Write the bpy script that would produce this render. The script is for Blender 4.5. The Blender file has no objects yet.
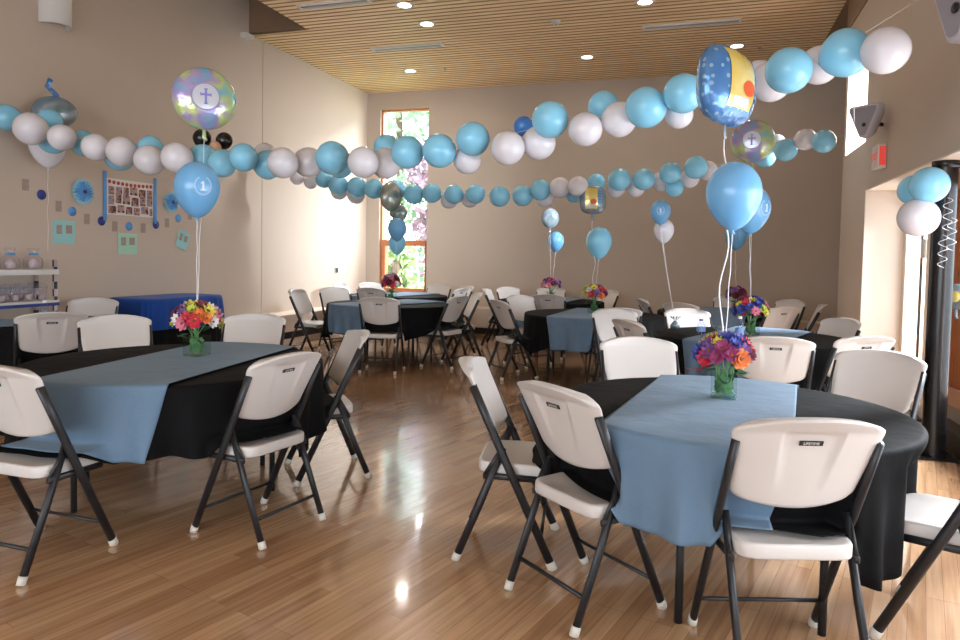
import bpy, bmesh, math, random
from mathutils import Vector, Matrix
random.seed(7)
SC = bpy.context.scene
COL = SC.collection
PI = math.pi

# ------------------------------------------------------------------ camera
F_PX, PP_Y, HOR_Y, CAM_H = 690.0, 285.0, 257.0, 1.38
YAW, ROLL = math.atan(220 / 690.0), 0.02
PITCH = math.atan((PP_Y - HOR_Y) / F_PX)
fw = Vector((-math.sin(YAW) * math.cos(PITCH), math.cos(YAW) * math.cos(PITCH), -math.sin(PITCH)))
r0 = Vector((math.cos(YAW), math.sin(YAW), 0))
u0 = r0.cross(fw)
rt = r0 * math.cos(ROLL) + u0 * math.sin(ROLL)
up = -r0 * math.sin(ROLL) + u0 * math.cos(ROLL)
cam_data = bpy.data.cameras.new('camera')
cam_data.sensor_width = 36.0
cam_data.lens = 36.0 * F_PX / 960.0
cam_data.shift_y = -(320.0 - PP_Y) / 960.0
cam_data.clip_start = 0.05
cam = bpy.data.objects.new('camera', cam_data)
m3 = Matrix((rt, up, -fw)).transposed()
cam.matrix_world = Matrix.Translation((0, 0, CAM_H)) @ m3.to_4x4()
COL.objects.link(cam)
SC.camera = cam

# ------------------------------------------------------------------ colour management
SC.view_settings.view_transform = 'Standard'
SC.view_settings.look = 'None'
SC.view_settings.gamma = 1.0
SC.view_settings.use_curve_mapping = False
SC.view_settings.exposure = 0.2
SC.cycles.transparent_max_bounces = 24

# ------------------------------------------------------------------ sky and daylight
world = bpy.data.worlds.new('overcast_sky')
SC.world = world
world.use_nodes = True
bg = world.node_tree.nodes['Background']
bg.inputs[0].default_value = (0.80, 0.90, 1.0, 1)
bg.inputs[1].default_value = 5.0

def sun(name, direction, strength, color, angle):
    d = bpy.data.lights.new(name, 'SUN')
    d.energy = strength
    d.color = color
    d.angle = angle
    o = bpy.data.objects.new(name, d)
    o.rotation_euler = Vector(direction).to_track_quat('-Z', 'Y').to_euler()
    COL.objects.link(o)
sun('sun', (0.75, 0.35, -0.75), 3.0, (1.0, 0.95, 0.86), 0.02)

def area(name, loc, direction, sx, sy, power, color):
    d = bpy.data.lights.new(name, 'AREA')
    d.shape = 'RECTANGLE'
    d.size, d.size_y = sx, sy
    d.energy = power
    d.color = color
    o = bpy.data.objects.new(name, d)
    o.location = loc
    o.rotation_euler = Vector(direction).to_track_quat('-Z', 'Z').to_euler()
    COL.objects.link(o)
# daylight pouring through the openings the hall has
area('daylight_right_glazing', (2.55, 3.0, 1.15), (-1, 0, 0), 9.5, 1.9, 470, (0.86, 0.93, 1.0))
area('daylight_clerestory', (4.5, 7.58, 3.6), (-1, 0.33, -0.1), 1.2, 1.2, 2400, (0.86, 0.93, 1.0))
area('daylight_back_window', (-3.3, 14.2, 3.6), (-0.62, -1, -0.35), 2.6, 2.6, 100, (0.85, 0.92, 1.0))
area('daylight_back_window_sky', (-5.0, 14.4, 5.6), (0.12, -1, -1.0), 2.4, 1.6, 1500, (0.88, 0.94, 1.0))
area('daylight_front_window', (-2.5, -3.5, 2.0), (0, 1, 0), 6.0, 2.6, 150, (0.86, 0.93, 1.0))

# ------------------------------------------------------------------ materials
def lin(c):
    return tuple((x / 12.92 if x <= 0.04045 else ((x + 0.055) / 1.055) ** 2.4) for x in c)
def rgb(r, g, b):
    return lin((r / 255.0, g / 255.0, b / 255.0)) + (1.0,)

class NT:
    def __init__(s, m):
        s.t = m.node_tree; s.n = s.t.nodes; s.l = s.t.links
        s.b = s.n['Principled BSDF']
    def add(s, kind, **kw):
        n = s.n.new(kind)
        for k, v in kw.items():
            setattr(n, k, v)
        return n
    def link(s, a, b):
        s.l.new(a, b)

def mat(name, col, rough=0.5, metal=0.0, spec=0.5, noise=0.0, nscale=8.0, bump=0.0, bscale=60.0, sheen=0.0, coat=0.0):
    m = bpy.data.materials.new(name)
    m.use_nodes = True
    t = NT(m)
    t.b.inputs['Base Color'].default_value = col
    t.b.inputs['Roughness'].default_value = rough
    t.b.inputs['Metallic'].default_value = metal
    t.b.inputs['Specular IOR Level'].default_value = spec
    if coat:
        t.b.inputs['Coat Weight'].default_value = coat
        t.b.inputs['Coat Roughness'].default_value = 0.08
    if sheen:
        t.b.inputs['Sheen Weight'].default_value = sheen
    tc = t.add('ShaderNodeTexCoord')
    if noise:
        nz = t.add('ShaderNodeTexNoise'); nz.inputs['Scale'].default_value = nscale
        nz.inputs['Detail'].default_value = 4
        t.link(tc.outputs['Object'], nz.inputs['Vector'])
        mx = t.add('ShaderNodeMix', data_type='RGBA')
        mx.inputs[6].default_value = tuple(c * (1 - noise) for c in col[:3]) + (1,)
        mx.inputs[7].default_value = tuple(min(1, c * (1 + noise)) for c in col[:3]) + (1,)
        t.link(nz.outputs['Fac'], mx.inputs[0])
        t.link(mx.outputs[2], t.b.inputs['Base Color'])
    if bump:
        n2 = t.add('ShaderNodeTexNoise'); n2.inputs['Scale'].default_value = bscale
        t.link(tc.outputs['Object'], n2.inputs['Vector'])
        bp = t.add('ShaderNodeBump'); bp.inputs['Strength'].default_value = bump
        bp.inputs['Distance'].default_value = 0.01
        t.link(n2.outputs['Fac'], bp.inputs['Height'])
        t.link(bp.outputs['Normal'], t.b.inputs['Normal'])
    return m

def emit(name, col, strength):
    m = mat(name, col)
    b = m.node_tree.nodes['Principled BSDF']
    b.inputs['Emission Color'].default_value = col
    b.inputs['Emission Strength'].default_value = strength
    return m

def glass(name, tint=(1, 1, 1, 1), rough=0.0):
    # architectural glass: mostly transparent with a fresnel reflection
    m = bpy.data.materials.new(name)
    m.use_nodes = True
    t = m.node_tree; n = t.nodes
    n.remove(n['Principled BSDF'])
    out = n['Material Output']
    tr = n.new('ShaderNodeBsdfTransparent'); tr.inputs[0].default_value = tint
    gl = n.new('ShaderNodeBsdfGlossy'); gl.inputs['Roughness'].default_value = rough
    lw = n.new('ShaderNodeLayerWeight')
    pw = n.new('ShaderNodeMath'); pw.operation = 'POWER'; pw.inputs[1].default_value = 4.0
    ma = n.new('ShaderNodeMath'); ma.operation = 'MULTIPLY_ADD'; ma.inputs[1].default_value = 0.55; ma.inputs[2].default_value = 0.035
    mx = n.new('ShaderNodeMixShader')
    t.links.new(lw.outputs['Facing'], pw.inputs[0]); t.links.new(pw.outputs[0], ma.inputs[0])
    t.links.new(ma.outputs[0], mx.inputs[0])
    t.links.new(tr.outputs[0], mx.inputs[1]); t.links.new(gl.outputs[0], mx.inputs[2])
    t.links.new(mx.outputs[0], out.inputs[0])
    return m

def floor_mat():
    m = mat('maple_strip_floor', rgb(170, 120, 80), rough=0.2, coat=0.7)
    t = NT(m)
    tc = t.add('ShaderNodeTexCoord')
    mp = t.add('ShaderNodeMapping')
    mp.inputs['Rotation'].default_value = (0, 0, math.radians(90 - 15) * -1 + PI)
    t.link(tc.outputs['Object'], mp.inputs['Vector'])
    br = t.add('ShaderNodeTexBrick')
    br.offset = 0.37; br.offset_frequency = 3; br.squash = 1.0
    br.inputs['Scale'].default_value = 1.0
    br.inputs['Brick Width'].default_value = 0.85
    br.inputs['Row Height'].default_value = 0.062
    br.inputs['Mortar Size'].default_value = 0.0009
    br.inputs['Mortar Smooth'].default_value = 0.3
    br.inputs['Bias'].default_value = -0.1
    br.inputs['Color1'].default_value = rgb(188, 150, 114)
    br.inputs['Color2'].default_value = rgb(160, 121, 89)
    br.inputs['Mortar'].default_value = rgb(124, 86, 62)
    t.link(mp.outputs[0], br.inputs['Vector'])
    # long grain streaks
    mp2 = t.add('ShaderNodeMapping'); mp2.inputs['Scale'].default_value = (1.4, 28, 1)
    t.link(mp.outputs[0], mp2.inputs['Vector'])
    nz = t.add('ShaderNodeTexNoise'); nz.inputs['Scale'].default_value = 1.5; nz.inputs['Detail'].default_value = 6
    t.link(mp2.outputs[0], nz.inputs['Vector'])
    rp = t.add('ShaderNodeValToRGB')
    rp.color_ramp.elements[0].position = 0.3; rp.color_ramp.elements[0].color = (0.72, 0.68, 0.64, 1)
    rp.color_ramp.elements[1].position = 0.75; rp.color_ramp.elements[1].color = (1.12, 1.1, 1.08, 1)
    t.link(nz.outputs['Fac'], rp.inputs[0])
    mx = t.add('ShaderNodeMix', data_type='RGBA', blend_type='MULTIPLY')
    mx.inputs[0].default_value = 1.0
    t.link(br.outputs['Color'], mx.inputs[6]); t.link(rp.outputs[0], mx.inputs[7])
    t.link(mx.outputs[2], t.b.inputs['Base Color'])
    n3 = t.add('ShaderNodeTexNoise'); n3.inputs['Scale'].default_value = 9.0
    t.link(mp.outputs[0], n3.inputs['Vector'])
    bp = t.add('ShaderNodeBump'); bp.inputs['Strength'].default_value = 0.045; bp.inputs['Distance'].default_value = 0.01
    t.link(n3.outputs['Fac'], bp.inputs['Height'])
    t.link(bp.outputs['Normal'], t.b.inputs['Normal'])
    t.link(bp.outputs['Normal'], t.b.inputs['Coat Normal'])
    return m

def cloth_mat(name, col, sheen=0.2, wr=0.25):
    m = mat(name, col, rough=0.8, spec=0.15, sheen=sheen, noise=0.08, nscale=5)
    t = NT(m)
    tc = t.add('ShaderNodeTexCoord')
    n2 = t.add('ShaderNodeTexNoise'); n2.inputs['Scale'].default_value = 7.0; n2.inputs['Detail'].default_value = 5
    t.link(tc.outputs['Object'], n2.inputs['Vector'])
    bp = t.add('ShaderNodeBump'); bp.inputs['Strength'].default_value = wr; bp.inputs['Distance'].default_value = 0.03
    t.link(n2.outputs['Fac'], bp.inputs['Height'])
    t.link(bp.outputs['Normal'], t.b.inputs['Normal'])
    return m

def foil_mat(name, cols, scale, dots=None):
    m = mat(name, cols[0], rough=0.2, metal=0.35)
    t = NT(m)
    tc = t.add('ShaderNodeTexCoord')
    nz = t.add('ShaderNodeTexNoise'); nz.inputs['Scale'].default_value = scale; nz.inputs['Detail'].default_value = 1
    t.link(tc.outputs['Object'], nz.inputs['Vector'])
    rp = t.add('ShaderNodeValToRGB')
    rp.color_ramp.interpolation = 'LINEAR'
    n = len(cols)
    while len(rp.color_ramp.elements) < n:
        rp.color_ramp.elements.new(0.5)
    for i, c in enumerate(cols):
        rp.color_ramp.elements[i].position = 0.3 + 0.4 * i / (n - 1)
        rp.color_ramp.elements[i].color = c
    t.link(nz.outputs['Fac'], rp.inputs[0])
    outc = rp.outputs[0]
    if dots:
        vo = t.add('ShaderNodeTexVoronoi'); vo.inputs['Scale'].default_value = dots[0]
        vo.inputs['Randomness'].default_value = 0.35
        t.link(tc.outputs['Object'], vo.inputs['Vector'])
        lt = t.add('ShaderNodeMath', operation='LESS_THAN'); lt.inputs[1].default_value = dots[1]
        t.link(vo.outputs['Distance'], lt.inputs[0])
        mx = t.add('ShaderNodeMix', data_type='RGBA')
        t.link(lt.outputs[0], mx.inputs[0]); t.link(outc, mx.inputs[6]); mx.inputs[7].default_value = dots[2]
        outc = mx.outputs[2]
    t.link(outc, t.b.inputs['Base Color'])
    bp = t.add('ShaderNodeBump'); bp.inputs['Strength'].default_value = 0.4; bp.inputs['Distance'].default_value = 0.02
    n2 = t.add('ShaderNodeTexNoise'); n2.inputs['Scale'].default_value = 14
    t.link(tc.outputs['Object'], n2.inputs['Vector']); t.link(n2.outputs['Fac'], bp.inputs['Height'])
    t.link(bp.outputs['Normal'], t.b.inputs['Normal'])
    return m

def latex(name, col):
    m = mat(name, col, rough=0.22, spec=0.5)
    b = m.node_tree.nodes['Principled BSDF']
    b.inputs['Subsurface Weight'].default_value = 0.25
    b.inputs['Subsurface Radius'].default_value = (0.08, 0.08, 0.08)
    b.inputs['Subsurface Scale'].default_value = 0.5
    return m

def slat_mat():
    m = mat('fir_slats', rgb(206, 164, 112), rough=0.5)
    t = NT(m)
    tc = t.add('ShaderNodeTexCoord'); mp = t.add('ShaderNodeMapping')
    mp.inputs['Scale'].default_value = (0.6, 7.2, 1)
    t.link(tc.outputs['Object'], mp.inputs['Vector'])
    nz = t.add('ShaderNodeTexNoise'); nz.inputs['Scale'].default_value = 1.6; nz.inputs['Detail'].default_value = 3
    t.link(mp.outputs[0], nz.inputs['Vector'])
    rp = t.add('ShaderNodeValToRGB')
    rp.color_ramp.elements[0].position = 0.3; rp.color_ramp.elements[0].color = rgb(230, 196, 150)
    rp.color_ramp.elements[1].position = 0.7; rp.color_ramp.elements[1].color = rgb(250, 224, 180)
    t.link(nz.outputs['Fac'], rp.inputs[0]); t.link(rp.outputs[0], t.b.inputs['Base Color'])
    return m

M = {}
M['wall'] = mat('beige_paint', rgb(194, 177, 161), 0.75, spec=0.3, noise=0.03, nscale=1.5, bump=0.03, bscale=150)
M['wall_back'] = mat('tan_paint', rgb(182, 167, 152), 0.75, spec=0.3, noise=0.03, nscale=1.5, bump=0.03, bscale=150)
M['cream'] = mat('cream_paint', rgb(222, 206, 190), 0.6, noise=0.02)
M['brown_board'] = mat('dark_brown_board', rgb(128, 102, 78), 0.6, noise=0.1)
M['slat_gap_shade'] = mat('slat_gap_shade', rgb(168, 132, 94), 0.6, noise=0.1)  # darker brown for slat sides, painting in the shade of the gaps
M['black_trim'] = mat('black_trim', rgb(26, 24, 24), 0.5, noise=0.05)
M['floor'] = floor_mat()
M['slat'] = slat_mat()
M['wood_frame'] = mat('varnished_fir_frame', rgb(188, 116, 70), 0.35, noise=0.15, nscale=12)
M['glass'] = glass('window_glass')
M['metal_white'] = mat('white_metal', rgb(214, 210, 205), 0.4, noise=0.03)
M['metal_grey'] = mat('satin_grey_metal', rgb(170, 170, 168), 0.35, metal=0.4, noise=0.03)
M['lens'] = emit('lamp_lens', (1.0, 0.93, 0.86, 1), 7)
M['plastic'] = mat('off_white_moulded_plastic', rgb(200, 192, 186), 0.42, noise=0.02, bump=0.04, bscale=220)
M['frame'] = mat('dark_grey_powder_coat', rgb(38, 37, 39), 0.42, metal=0.2, noise=0.08, nscale=40)
M['cap'] = mat('cream_rubber', rgb(204, 197, 184), 0.6, noise=0.04)
M['plate'] = mat('black_plate', rgb(30, 29, 29), 0.35, noise=0.02)
M['plate_text'] = mat('silver_lettering', rgb(206, 202, 196), 0.4, noise=0.02)
M['black_cloth'] = cloth_mat('black_tablecloth', rgb(11, 10, 11), 0.0, 0.3)
M['blue_cloth'] = cloth_mat('dusty_blue_runner', rgb(99, 121, 142), 0.08, 0.45)
M['royal'] = cloth_mat('royal_blue_satin', rgb(26, 66, 140), 0.08, 0.3)
M['table_top'] = mat('laminate_top', rgb(150, 140, 128), 0.5, noise=0.04)
M['b'] = latex('sky_blue_latex', rgb(138, 204, 232))
M['w'] = latex('pearl_white_latex', rgb(218, 215, 221))
M['d'] = latex('deep_blue_latex', rgb(70, 130, 205))
M['p'] = latex('periwinkle_blue_latex', rgb(112, 170, 214))
M['k'] = latex('black_latex', rgb(30, 26, 28))
M['peach'] = latex('peach_latex', rgb(218, 170, 138))
M['ribbon'] = mat('white_curling_ribbon', rgb(226, 226, 230), 0.4, noise=0.02)
M['string'] = mat('clear_string', rgb(200, 196, 190), 0.5, noise=0.02)
M['print'] = mat('white_print', rgb(205, 222, 240), 0.4, noise=0.02)
M['foil_pastel'] = foil_mat('pastel_foil', [rgb(110, 180, 214), rgb(170, 150, 200), rgb(190, 210, 130), rgb(120, 190, 220)], 7.0)
M['foil_blue_dots'] = foil_mat('blue_dotted_foil', [rgb(70, 120, 180), rgb(110, 160, 210)], 6.0, (24.0, 0.26, rgb(150, 185, 212)))
M['foil_silver'] = foil_mat('silver_blue_foil', [rgb(104, 130, 156), rgb(150, 162, 170), rgb(100, 126, 130)], 6.0)
M['foil_green'] = foil_mat('grey_green_foil', [rgb(120, 132, 124), rgb(170, 172, 158), rgb(112, 136, 142)], 6.0)
M['foil_yellow'] = foil_mat('yellow_foil', [rgb(226, 196, 90), rgb(236, 220, 150)], 5.0)
M['white_face'] = mat('white_foil_face', rgb(208, 214, 226), 0.2, metal=0.3, noise=0.03)
M['cross_print'] = mat('lilac_print', rgb(120, 120, 190), 0.35, noise=0.03)
M['orange_print'] = mat('orange_print', rgb(206, 84, 40), 0.35, noise=0.03)
M['vase'] = glass('vase_glass', (0.84, 0.92, 0.88, 1), 0.02)
M['leaf'] = mat('leaf_green', rgb(70, 116, 64), 0.5, noise=0.25, nscale=20)
M['stem'] = mat('stem_green', rgb(96, 140, 84), 0.5, noise=0.15, nscale=20)
FL = {}
for k, c in dict(red=(190, 32, 58), magenta=(150, 58, 104), purple=(116, 74, 132), blue=(64, 76, 158), yellow=(222, 206, 74), orange=(222, 120, 62), white=(224, 218, 214), wine=(104, 28, 52), pink=(214, 120, 140), lime=(190, 204, 84)).items():
    FL[k] = mat(k + '_petals', rgb(*c), 0.6, noise=0.12, nscale=30)
M['yolk'] = mat('flower_heart', rgb(120, 84, 40), 0.7, noise=0.2, nscale=60)
M['bottle'] = glass('bottle_plastic', (0.9, 0.95, 1.0, 1), 0.05)
M['label_blue'] = mat('blue_wrap', rgb(120, 150, 200), 0.5, noise=0.1)
M['cap_white'] = mat('white_cap', rgb(226, 226, 228), 0.4, noise=0.02)
M['cap_purple'] = mat('purple_cap', rgb(84, 70, 150), 0.4, noise=0.03)
M['paper_blue'] = mat('blue_paper', rgb(92, 150, 205), 0.7, noise=0.05)
M['paper_pale'] = mat('pale_blue_paper', rgb(150, 196, 210), 0.7, noise=0.04)
M['paper_mint'] = mat('mint_paper', rgb(164, 204, 180), 0.7, noise=0.04)
M['paper_teal'] = mat('teal_paper', rgb(150, 200, 200), 0.7, noise=0.04)
M['paper_navy'] = mat('navy_paper', rgb(48, 60, 130), 0.7, noise=0.05)
M['paper_cream'] = mat('cream_paper', rgb(158, 140, 128), 0.7, noise=0.3, nscale=40)
M['paper_white'] = mat('white_paper', rgb(220, 212, 208), 0.6, noise=0.02)
M['red_print'] = mat('red_print', rgb(178, 66, 62), 0.6, noise=0.1)
M['cello'] = glass('cellophane', (0.95, 0.96, 1.0, 1), 0.15)
M['treat'] = mat('treat_fill', rgb(190, 170, 170), 0.6, noise=0.3, nscale=60)
M['exit_red'] = emit('exit_red', rgb(214, 70, 60), 0.5)
M['column'] = mat('black_gloss_paint', rgb(24, 24, 26), 0.25, noise=0.05)
M['speaker'] = mat('grey_speaker_shell', rgb(186, 182, 190), 0.55, noise=0.03)
M['grille'] = mat('speaker_grille', rgb(150, 146, 156), 0.7, noise=0.05)
M['bark'] = mat('bark', rgb(96, 78, 64), 0.9, noise=0.2)
M['ground'] = mat('lawn', rgb(150, 170, 110), 0.9, noise=0.2, nscale=3)
M['patio'] = mat('pale_paving', rgb(206, 202, 198), 0.8, noise=0.05)
M['leaf_a'] = mat('spring_leaves', rgb(172, 200, 140), 0.7, noise=0.3, nscale=2)
M['leaf_b'] = mat('dark_leaves', rgb(140, 176, 136), 0.7, noise=0.3, nscale=2)
M['leaf_p'] = mat('plum_leaves', rgb(168, 140, 158), 0.7, noise=0.3, nscale=2)
M['brick'] = mat('red_brick', rgb(172, 92, 66), 0.8, noise=0.2, nscale=14)

def checker_mat():
    m = mat('checked_post', rgb(40, 40, 44), 0.5)
    t = NT(m)
    tc = t.add('ShaderNodeTexCoord'); ck = t.add('ShaderNodeTexChecker')
    ck.inputs['Scale'].default_value = 14.0
    ck.inputs[1].default_value = rgb(34, 32, 40); ck.inputs[2].default_value = rgb(176, 160, 158)
    mp = t.add('ShaderNodeMapping'); mp.inputs['Location'].default_value = (0.013, 0.017, 0.011)
    t.link(tc.outputs['Object'], mp.inputs['Vector']); t.link(mp.outputs[0], ck.inputs['Vector'])
    t.link(ck.outputs['Color'], t.b.inputs['Base Color'])
    return m
M['check'] = checker_mat()
def photo_mat(i):
    m = mat('photo_print', rgb(120, 90, 80), 0.4)
    t = NT(m)
    tc = t.add('ShaderNodeTexCoord'); nz = t.add('ShaderNodeTexNoise'); nz.inputs['Scale'].default_value = 26
    nz.noise_dimensions = '4D'; nz.inputs['W'].default_value = i * 3.7
    t.link(tc.outputs['Object'], nz.inputs['Vector'])
    rp = t.add('ShaderNodeValToRGB')
    cols = [rgb(44, 34, 40), rgb(122, 74, 64), rgb(190, 150, 130), rgb(112, 124, 150)]
    rp.color_ramp.elements.new(0.45); rp.color_ramp.elements.new(0.55)
    for e, p, c in zip(rp.color_ramp.elements, (0.36, 0.46, 0.55, 0.66), cols):
        e.position = p; e.color = c
    t.link(nz.outputs['Fac'], rp.inputs[0]); t.link(rp.outputs[0], t.b.inputs['Base Color'])
    return m
PHOTO = [photo_mat(i) for i in range(5)]

# ------------------------------------------------------------------ mesh helpers
def BM():
    return bmesh.new()

def box(bm, x0, x1, y0, y1, z0, z1, mi=0):
    v = [bm.verts.new(p) for p in ((x0, y0, z0), (x1, y0, z0), (x1, y1, z0), (x0, y1, z0), (x0, y0, z1), (x1, y0, z1), (x1, y1, z1), (x0, y1, z1))]
    for q in ((0, 3, 2, 1), (4, 5, 6, 7), (0, 1, 5, 4), (1, 2, 6, 5), (2, 3, 7, 6), (3, 0, 4, 7)):
        f = bm.faces.new([v[i] for i in q]); f.material_index = mi
    return v

def grid(bm, rows, closed=False, mi=0, cap=False):
    V = [[bm.verts.new(p) for p in r] for r in rows]
    n = len(rows[0])
    for i in range(len(V) - 1):
        for j in range(n if closed else n - 1):
            k = (j + 1) % n
            try:
                f = bm.faces.new((V[i][j], V[i][k], V[i + 1][k], V[i + 1][j])); f.material_index = mi; f.smooth = True
            except ValueError:
                pass
    if cap and closed:
        for r in (V[0], V[-1]):
            try:
                f = bm.faces.new(r); f.material_index = mi
            except ValueError:
                pass
    return V

def tube(bm, pts, rx, ry=None, seg=10, mi=0, ref=(1, 0, 0)):
    ry = ry or rx
    P = [Vector(p) for p in pts]
    rows = []
    for i, p in enumerate(P):
        a = P[min(i + 1, len(P) - 1)] - P[max(i - 1, 0)]
        a.normalize()
        s = Vector(ref)
        if abs(s.dot(a)) > 0.95:
            s = Vector((0, 1, 0))
        s = (s - a * s.dot(a)).normalized()
        t = a.cross(s)
        rows.append([p + s * (rx * math.cos(2 * PI * k / seg)) + t * (ry * math.sin(2 * PI * k / seg)) for k in range(seg)])
    grid(bm, rows, True, mi, cap=True)

def lathe(bm, prof, seg=24, mi=0, cap=False, center=(0, 0, 0)):
    c = Vector(center)
    rows = [[c + Vector((r * math.cos(2 * PI * k / seg), r * math.sin(2 * PI * k / seg), z)) for k in range(seg)] for r, z in prof]
    grid(bm, rows, True, mi, cap=cap)

def add_obj(name, bm, mats, parent=None, loc=None, smooth=False, bevel=0.0):
    bmesh.ops.remove_doubles(bm, verts=bm.verts[:], dist=1e-6)
    bmesh.ops.recalc_face_normals(bm, faces=bm.faces[:])
    me = bpy.data.meshes.new(name)
    if smooth:
        for f in bm.faces:
            f.smooth = True
    bm.to_mesh(me); bm.free()
    for m in (mats if isinstance(mats, (list, tuple)) else [mats]):
        me.materials.append(m)
    o = bpy.data.objects.new(name, me)
    COL.objects.link(o)
    if parent is not None:
        o.parent = parent
    if loc is not None:
        o.location = loc
    if bevel:
        md = o.modifiers.new('bevel', 'BEVEL'); md.width = bevel; md.segments = 2; md.limit_method = 'ANGLE'
    return o

def tag(o, label, cat, group=None):
    o['label'] = label; o['category'] = cat
    if group:
        o['group'] = group
    return o

def empty(name, loc=(0, 0, 0), rz=0.0):
    o = bpy.data.objects.new(name, None)
    o.empty_display_size = 0.1
    o.location = loc; o.rotation_euler = (0, 0, rz)
    COL.objects.link(o)
    return o

def structure(name, bm, m, parent=None, bevel=0.0):
    o = add_obj(name, bm, m, parent, bevel=bevel)
    if parent is None:
        o['kind'] = 'structure'
    return o

def copy_tree(o, parent=None):
    c = o.copy(); COL.objects.link(c)
    if parent is not None:
        c.parent = parent
    for ch in [x for x in KIDS.get(o.name, [])]:
        copy_tree(ch, c)
    return c
KIDS = {}
def index_children():
    KIDS.clear()
    for o in bpy.data.objects:
        if o.parent is not None:
            KIDS.setdefault(o.parent.name, []).append(o)
def boxes(*bs):
    bm = BM()
    for b in bs:
        box(bm, *b)
    return bm

# ================================================================== THE SETTING
LX, RX, BY, CZ = -6.25, 1.57, 12.2, 4.5          # left wall, right wall, back wall, slatted ceiling
GX = 1.94                                        # plane of the right-hand glazing
FY = -3.2                                        # wall behind the camera

structure('floor', boxes((-6.6, 2.65, -3.6, 12.6, -0.12, 0.0)), M['floor'])

# back wall with the tall window
WX0, WX1, WZ0, WZ1 = -5.97, -4.97, 0.62, 4.18
structure('wall_back', boxes((LX - .3, WX0, BY, BY + .3, 0, 5.3), (WX1, 2.65, BY, BY + .3, 0, 5.3),
                             (WX0, WX1, BY, BY + .3, 0, WZ0), (WX0, WX1, BY, BY + .3, WZ1, 5.3)), M['wall_back'])
# left wall (a thin panel joint shows near its far end)
structure('wall_left', boxes((LX - .3, LX, FY, 8.825, 0, 5.3), (LX - .3, LX, 8.84, BY, 0, 5.3), (LX - .3, LX - .012, 8.825, 8.84, 0, 5.3)), M['wall'])
# wall behind the camera, with a broad window
structure('wall_front', boxes((LX - .3, -5.4, FY - .3, FY, 0, 5.3), (.4, 3.8, FY - .3, FY, 0, 5.3),
                              (-5.4, .4, FY - .3, FY, 0, .7), (-5.4, .4, FY - .3, FY, 3.3, 5.3)), M['wall'])
# right wall: solid above the glazed bay, with a high window near its far end
HZ = 2.14
structure('wall_right', boxes((RX, GX + .2, FY, 7.98, HZ, 2.66), (RX, GX + .2, FY, 7.98, 2.66, 3.62), (RX, GX + .2, FY, 9.14, 3.62, 5.3),
                              (RX, GX + .2, 7.9, 9.14, 0, HZ), (RX, GX + .2, 7.98, 9.14, HZ, 2.64), (RX, GX + .2, 9.02, 9.14, 2.64, 3.62),
                              (2.45, 2.65, 9.1, BY, 0, 5.3), (GX + .2, 2.65, 9.04, 9.14, 0, 5.3)), M['wall'])
structure('trim_1', boxes((RX + .002, GX, 7.885, 7.9, 0, HZ)), M['cream'])                 # pale jamb at the end of the bay
structure('trim_2', boxes((RX + .002, GX + .2, FY, 7.885, HZ - .012, HZ)), M['cream'])     # soffit of the bay
# ceiling of close-set slats, stepped in along the near left side
bm = BM()
y = FY
while y < BY - .05:
    x0 = LX if y > 8.5 else -5.32
    v = box(bm, x0, RX - .02, y, min(y + .082, BY), CZ, CZ + .06)
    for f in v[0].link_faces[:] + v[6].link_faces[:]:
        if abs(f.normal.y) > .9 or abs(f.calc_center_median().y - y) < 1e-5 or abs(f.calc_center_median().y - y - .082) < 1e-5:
            f.material_index = 1  # side faces take the painted gap shade
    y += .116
structure('ceiling', bm, [M['slat'], M['slat_gap_shade']])
structure('trim_3', boxes((LX, RX, 8.6, BY, CZ + .06, CZ + .1), (-5.32, RX, FY, 8.6, CZ + .06, CZ + .1)), M['brown_board'])
structure('trim_4', boxes((LX, -5.3, 8.5, 8.56, CZ + .0, 5.3), (-5.34, -5.30, FY, 8.5, CZ + .05, 5.3), (LX, -5.3, FY, 8.56, 5.25, 5.3)), M['brown_board'])
structure('trim_5', boxes((RX - .02, 2.65, 9.14, BY, CZ, CZ + .1), (RX - .015, RX + .05, FY, 9.14, 4.12, 4.6)), M['brown_board'])
structure('trim_6', boxes((LX, LX + .1, 8.3, 8.48, 4.40, 4.46)), M['metal_white'])
# low built-in bench along the left and back walls, black kick strips under it
structure('trim_7', boxes((LX, LX + .4, 8.05, BY, .2, .46), (LX, LX + .37, 8.05, BY, 0, .09), (LX + .4, 2.45, BY - .45, BY, .115, .46)), M['wall'], bevel=.006)
structure('baseboard_left', boxes((LX, LX + .36, 8.08, BY - .45, .09, .2), (LX, LX + .015, FY, 8.04, 0, .1)), M['black_trim'])
structure('baseboard_back', boxes((LX + .4, 2.45, BY - .43, BY, 0, .115)), M['black_trim'])

# tall back window: fixed light over a lower sash in varnished wood
w1 = empty('window_1', ((WX0 + WX1) / 2, BY + .12, WZ0)); w1['kind'] = 'structure'
hw, hh = (WX1 - WX0) / 2, WZ1 - WZ0
add_obj('window_frame', boxes((-hw, -hw + .035, -.06, .06, 0, hh), (hw - .02, hw, -.06, .06, 0, hh), (-hw, hw, -.06, .06, hh - .03, hh),
                              (-hw, hw, -.06, .06, 0, .06)), M['wood_frame'], w1, bevel=.004)
bz = 1.615 - WZ0
add_obj('sash_rail', boxes((-hw + .03, hw - .03, -.09, .05, bz - .05, bz + .06), (-hw + .05, -hw + .12, -.09, .05, 0.05, bz - .05), (hw - .05, hw - .02, -.09, .05, 0.05, bz - .05),
                           (-hw + .05, hw - .03, -.09, .05, .06, .13)), M['wood_frame'], w1, bevel=.004)
add_obj('window_sill', boxes((-hw, hw, -.16, .0, -.03, .0)), M['wood_frame'], w1)
add_obj('window_pane', boxes((-hw + .04, hw - .03, .0, .008, .05, hh - .05)), M['glass'], w1)
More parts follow.
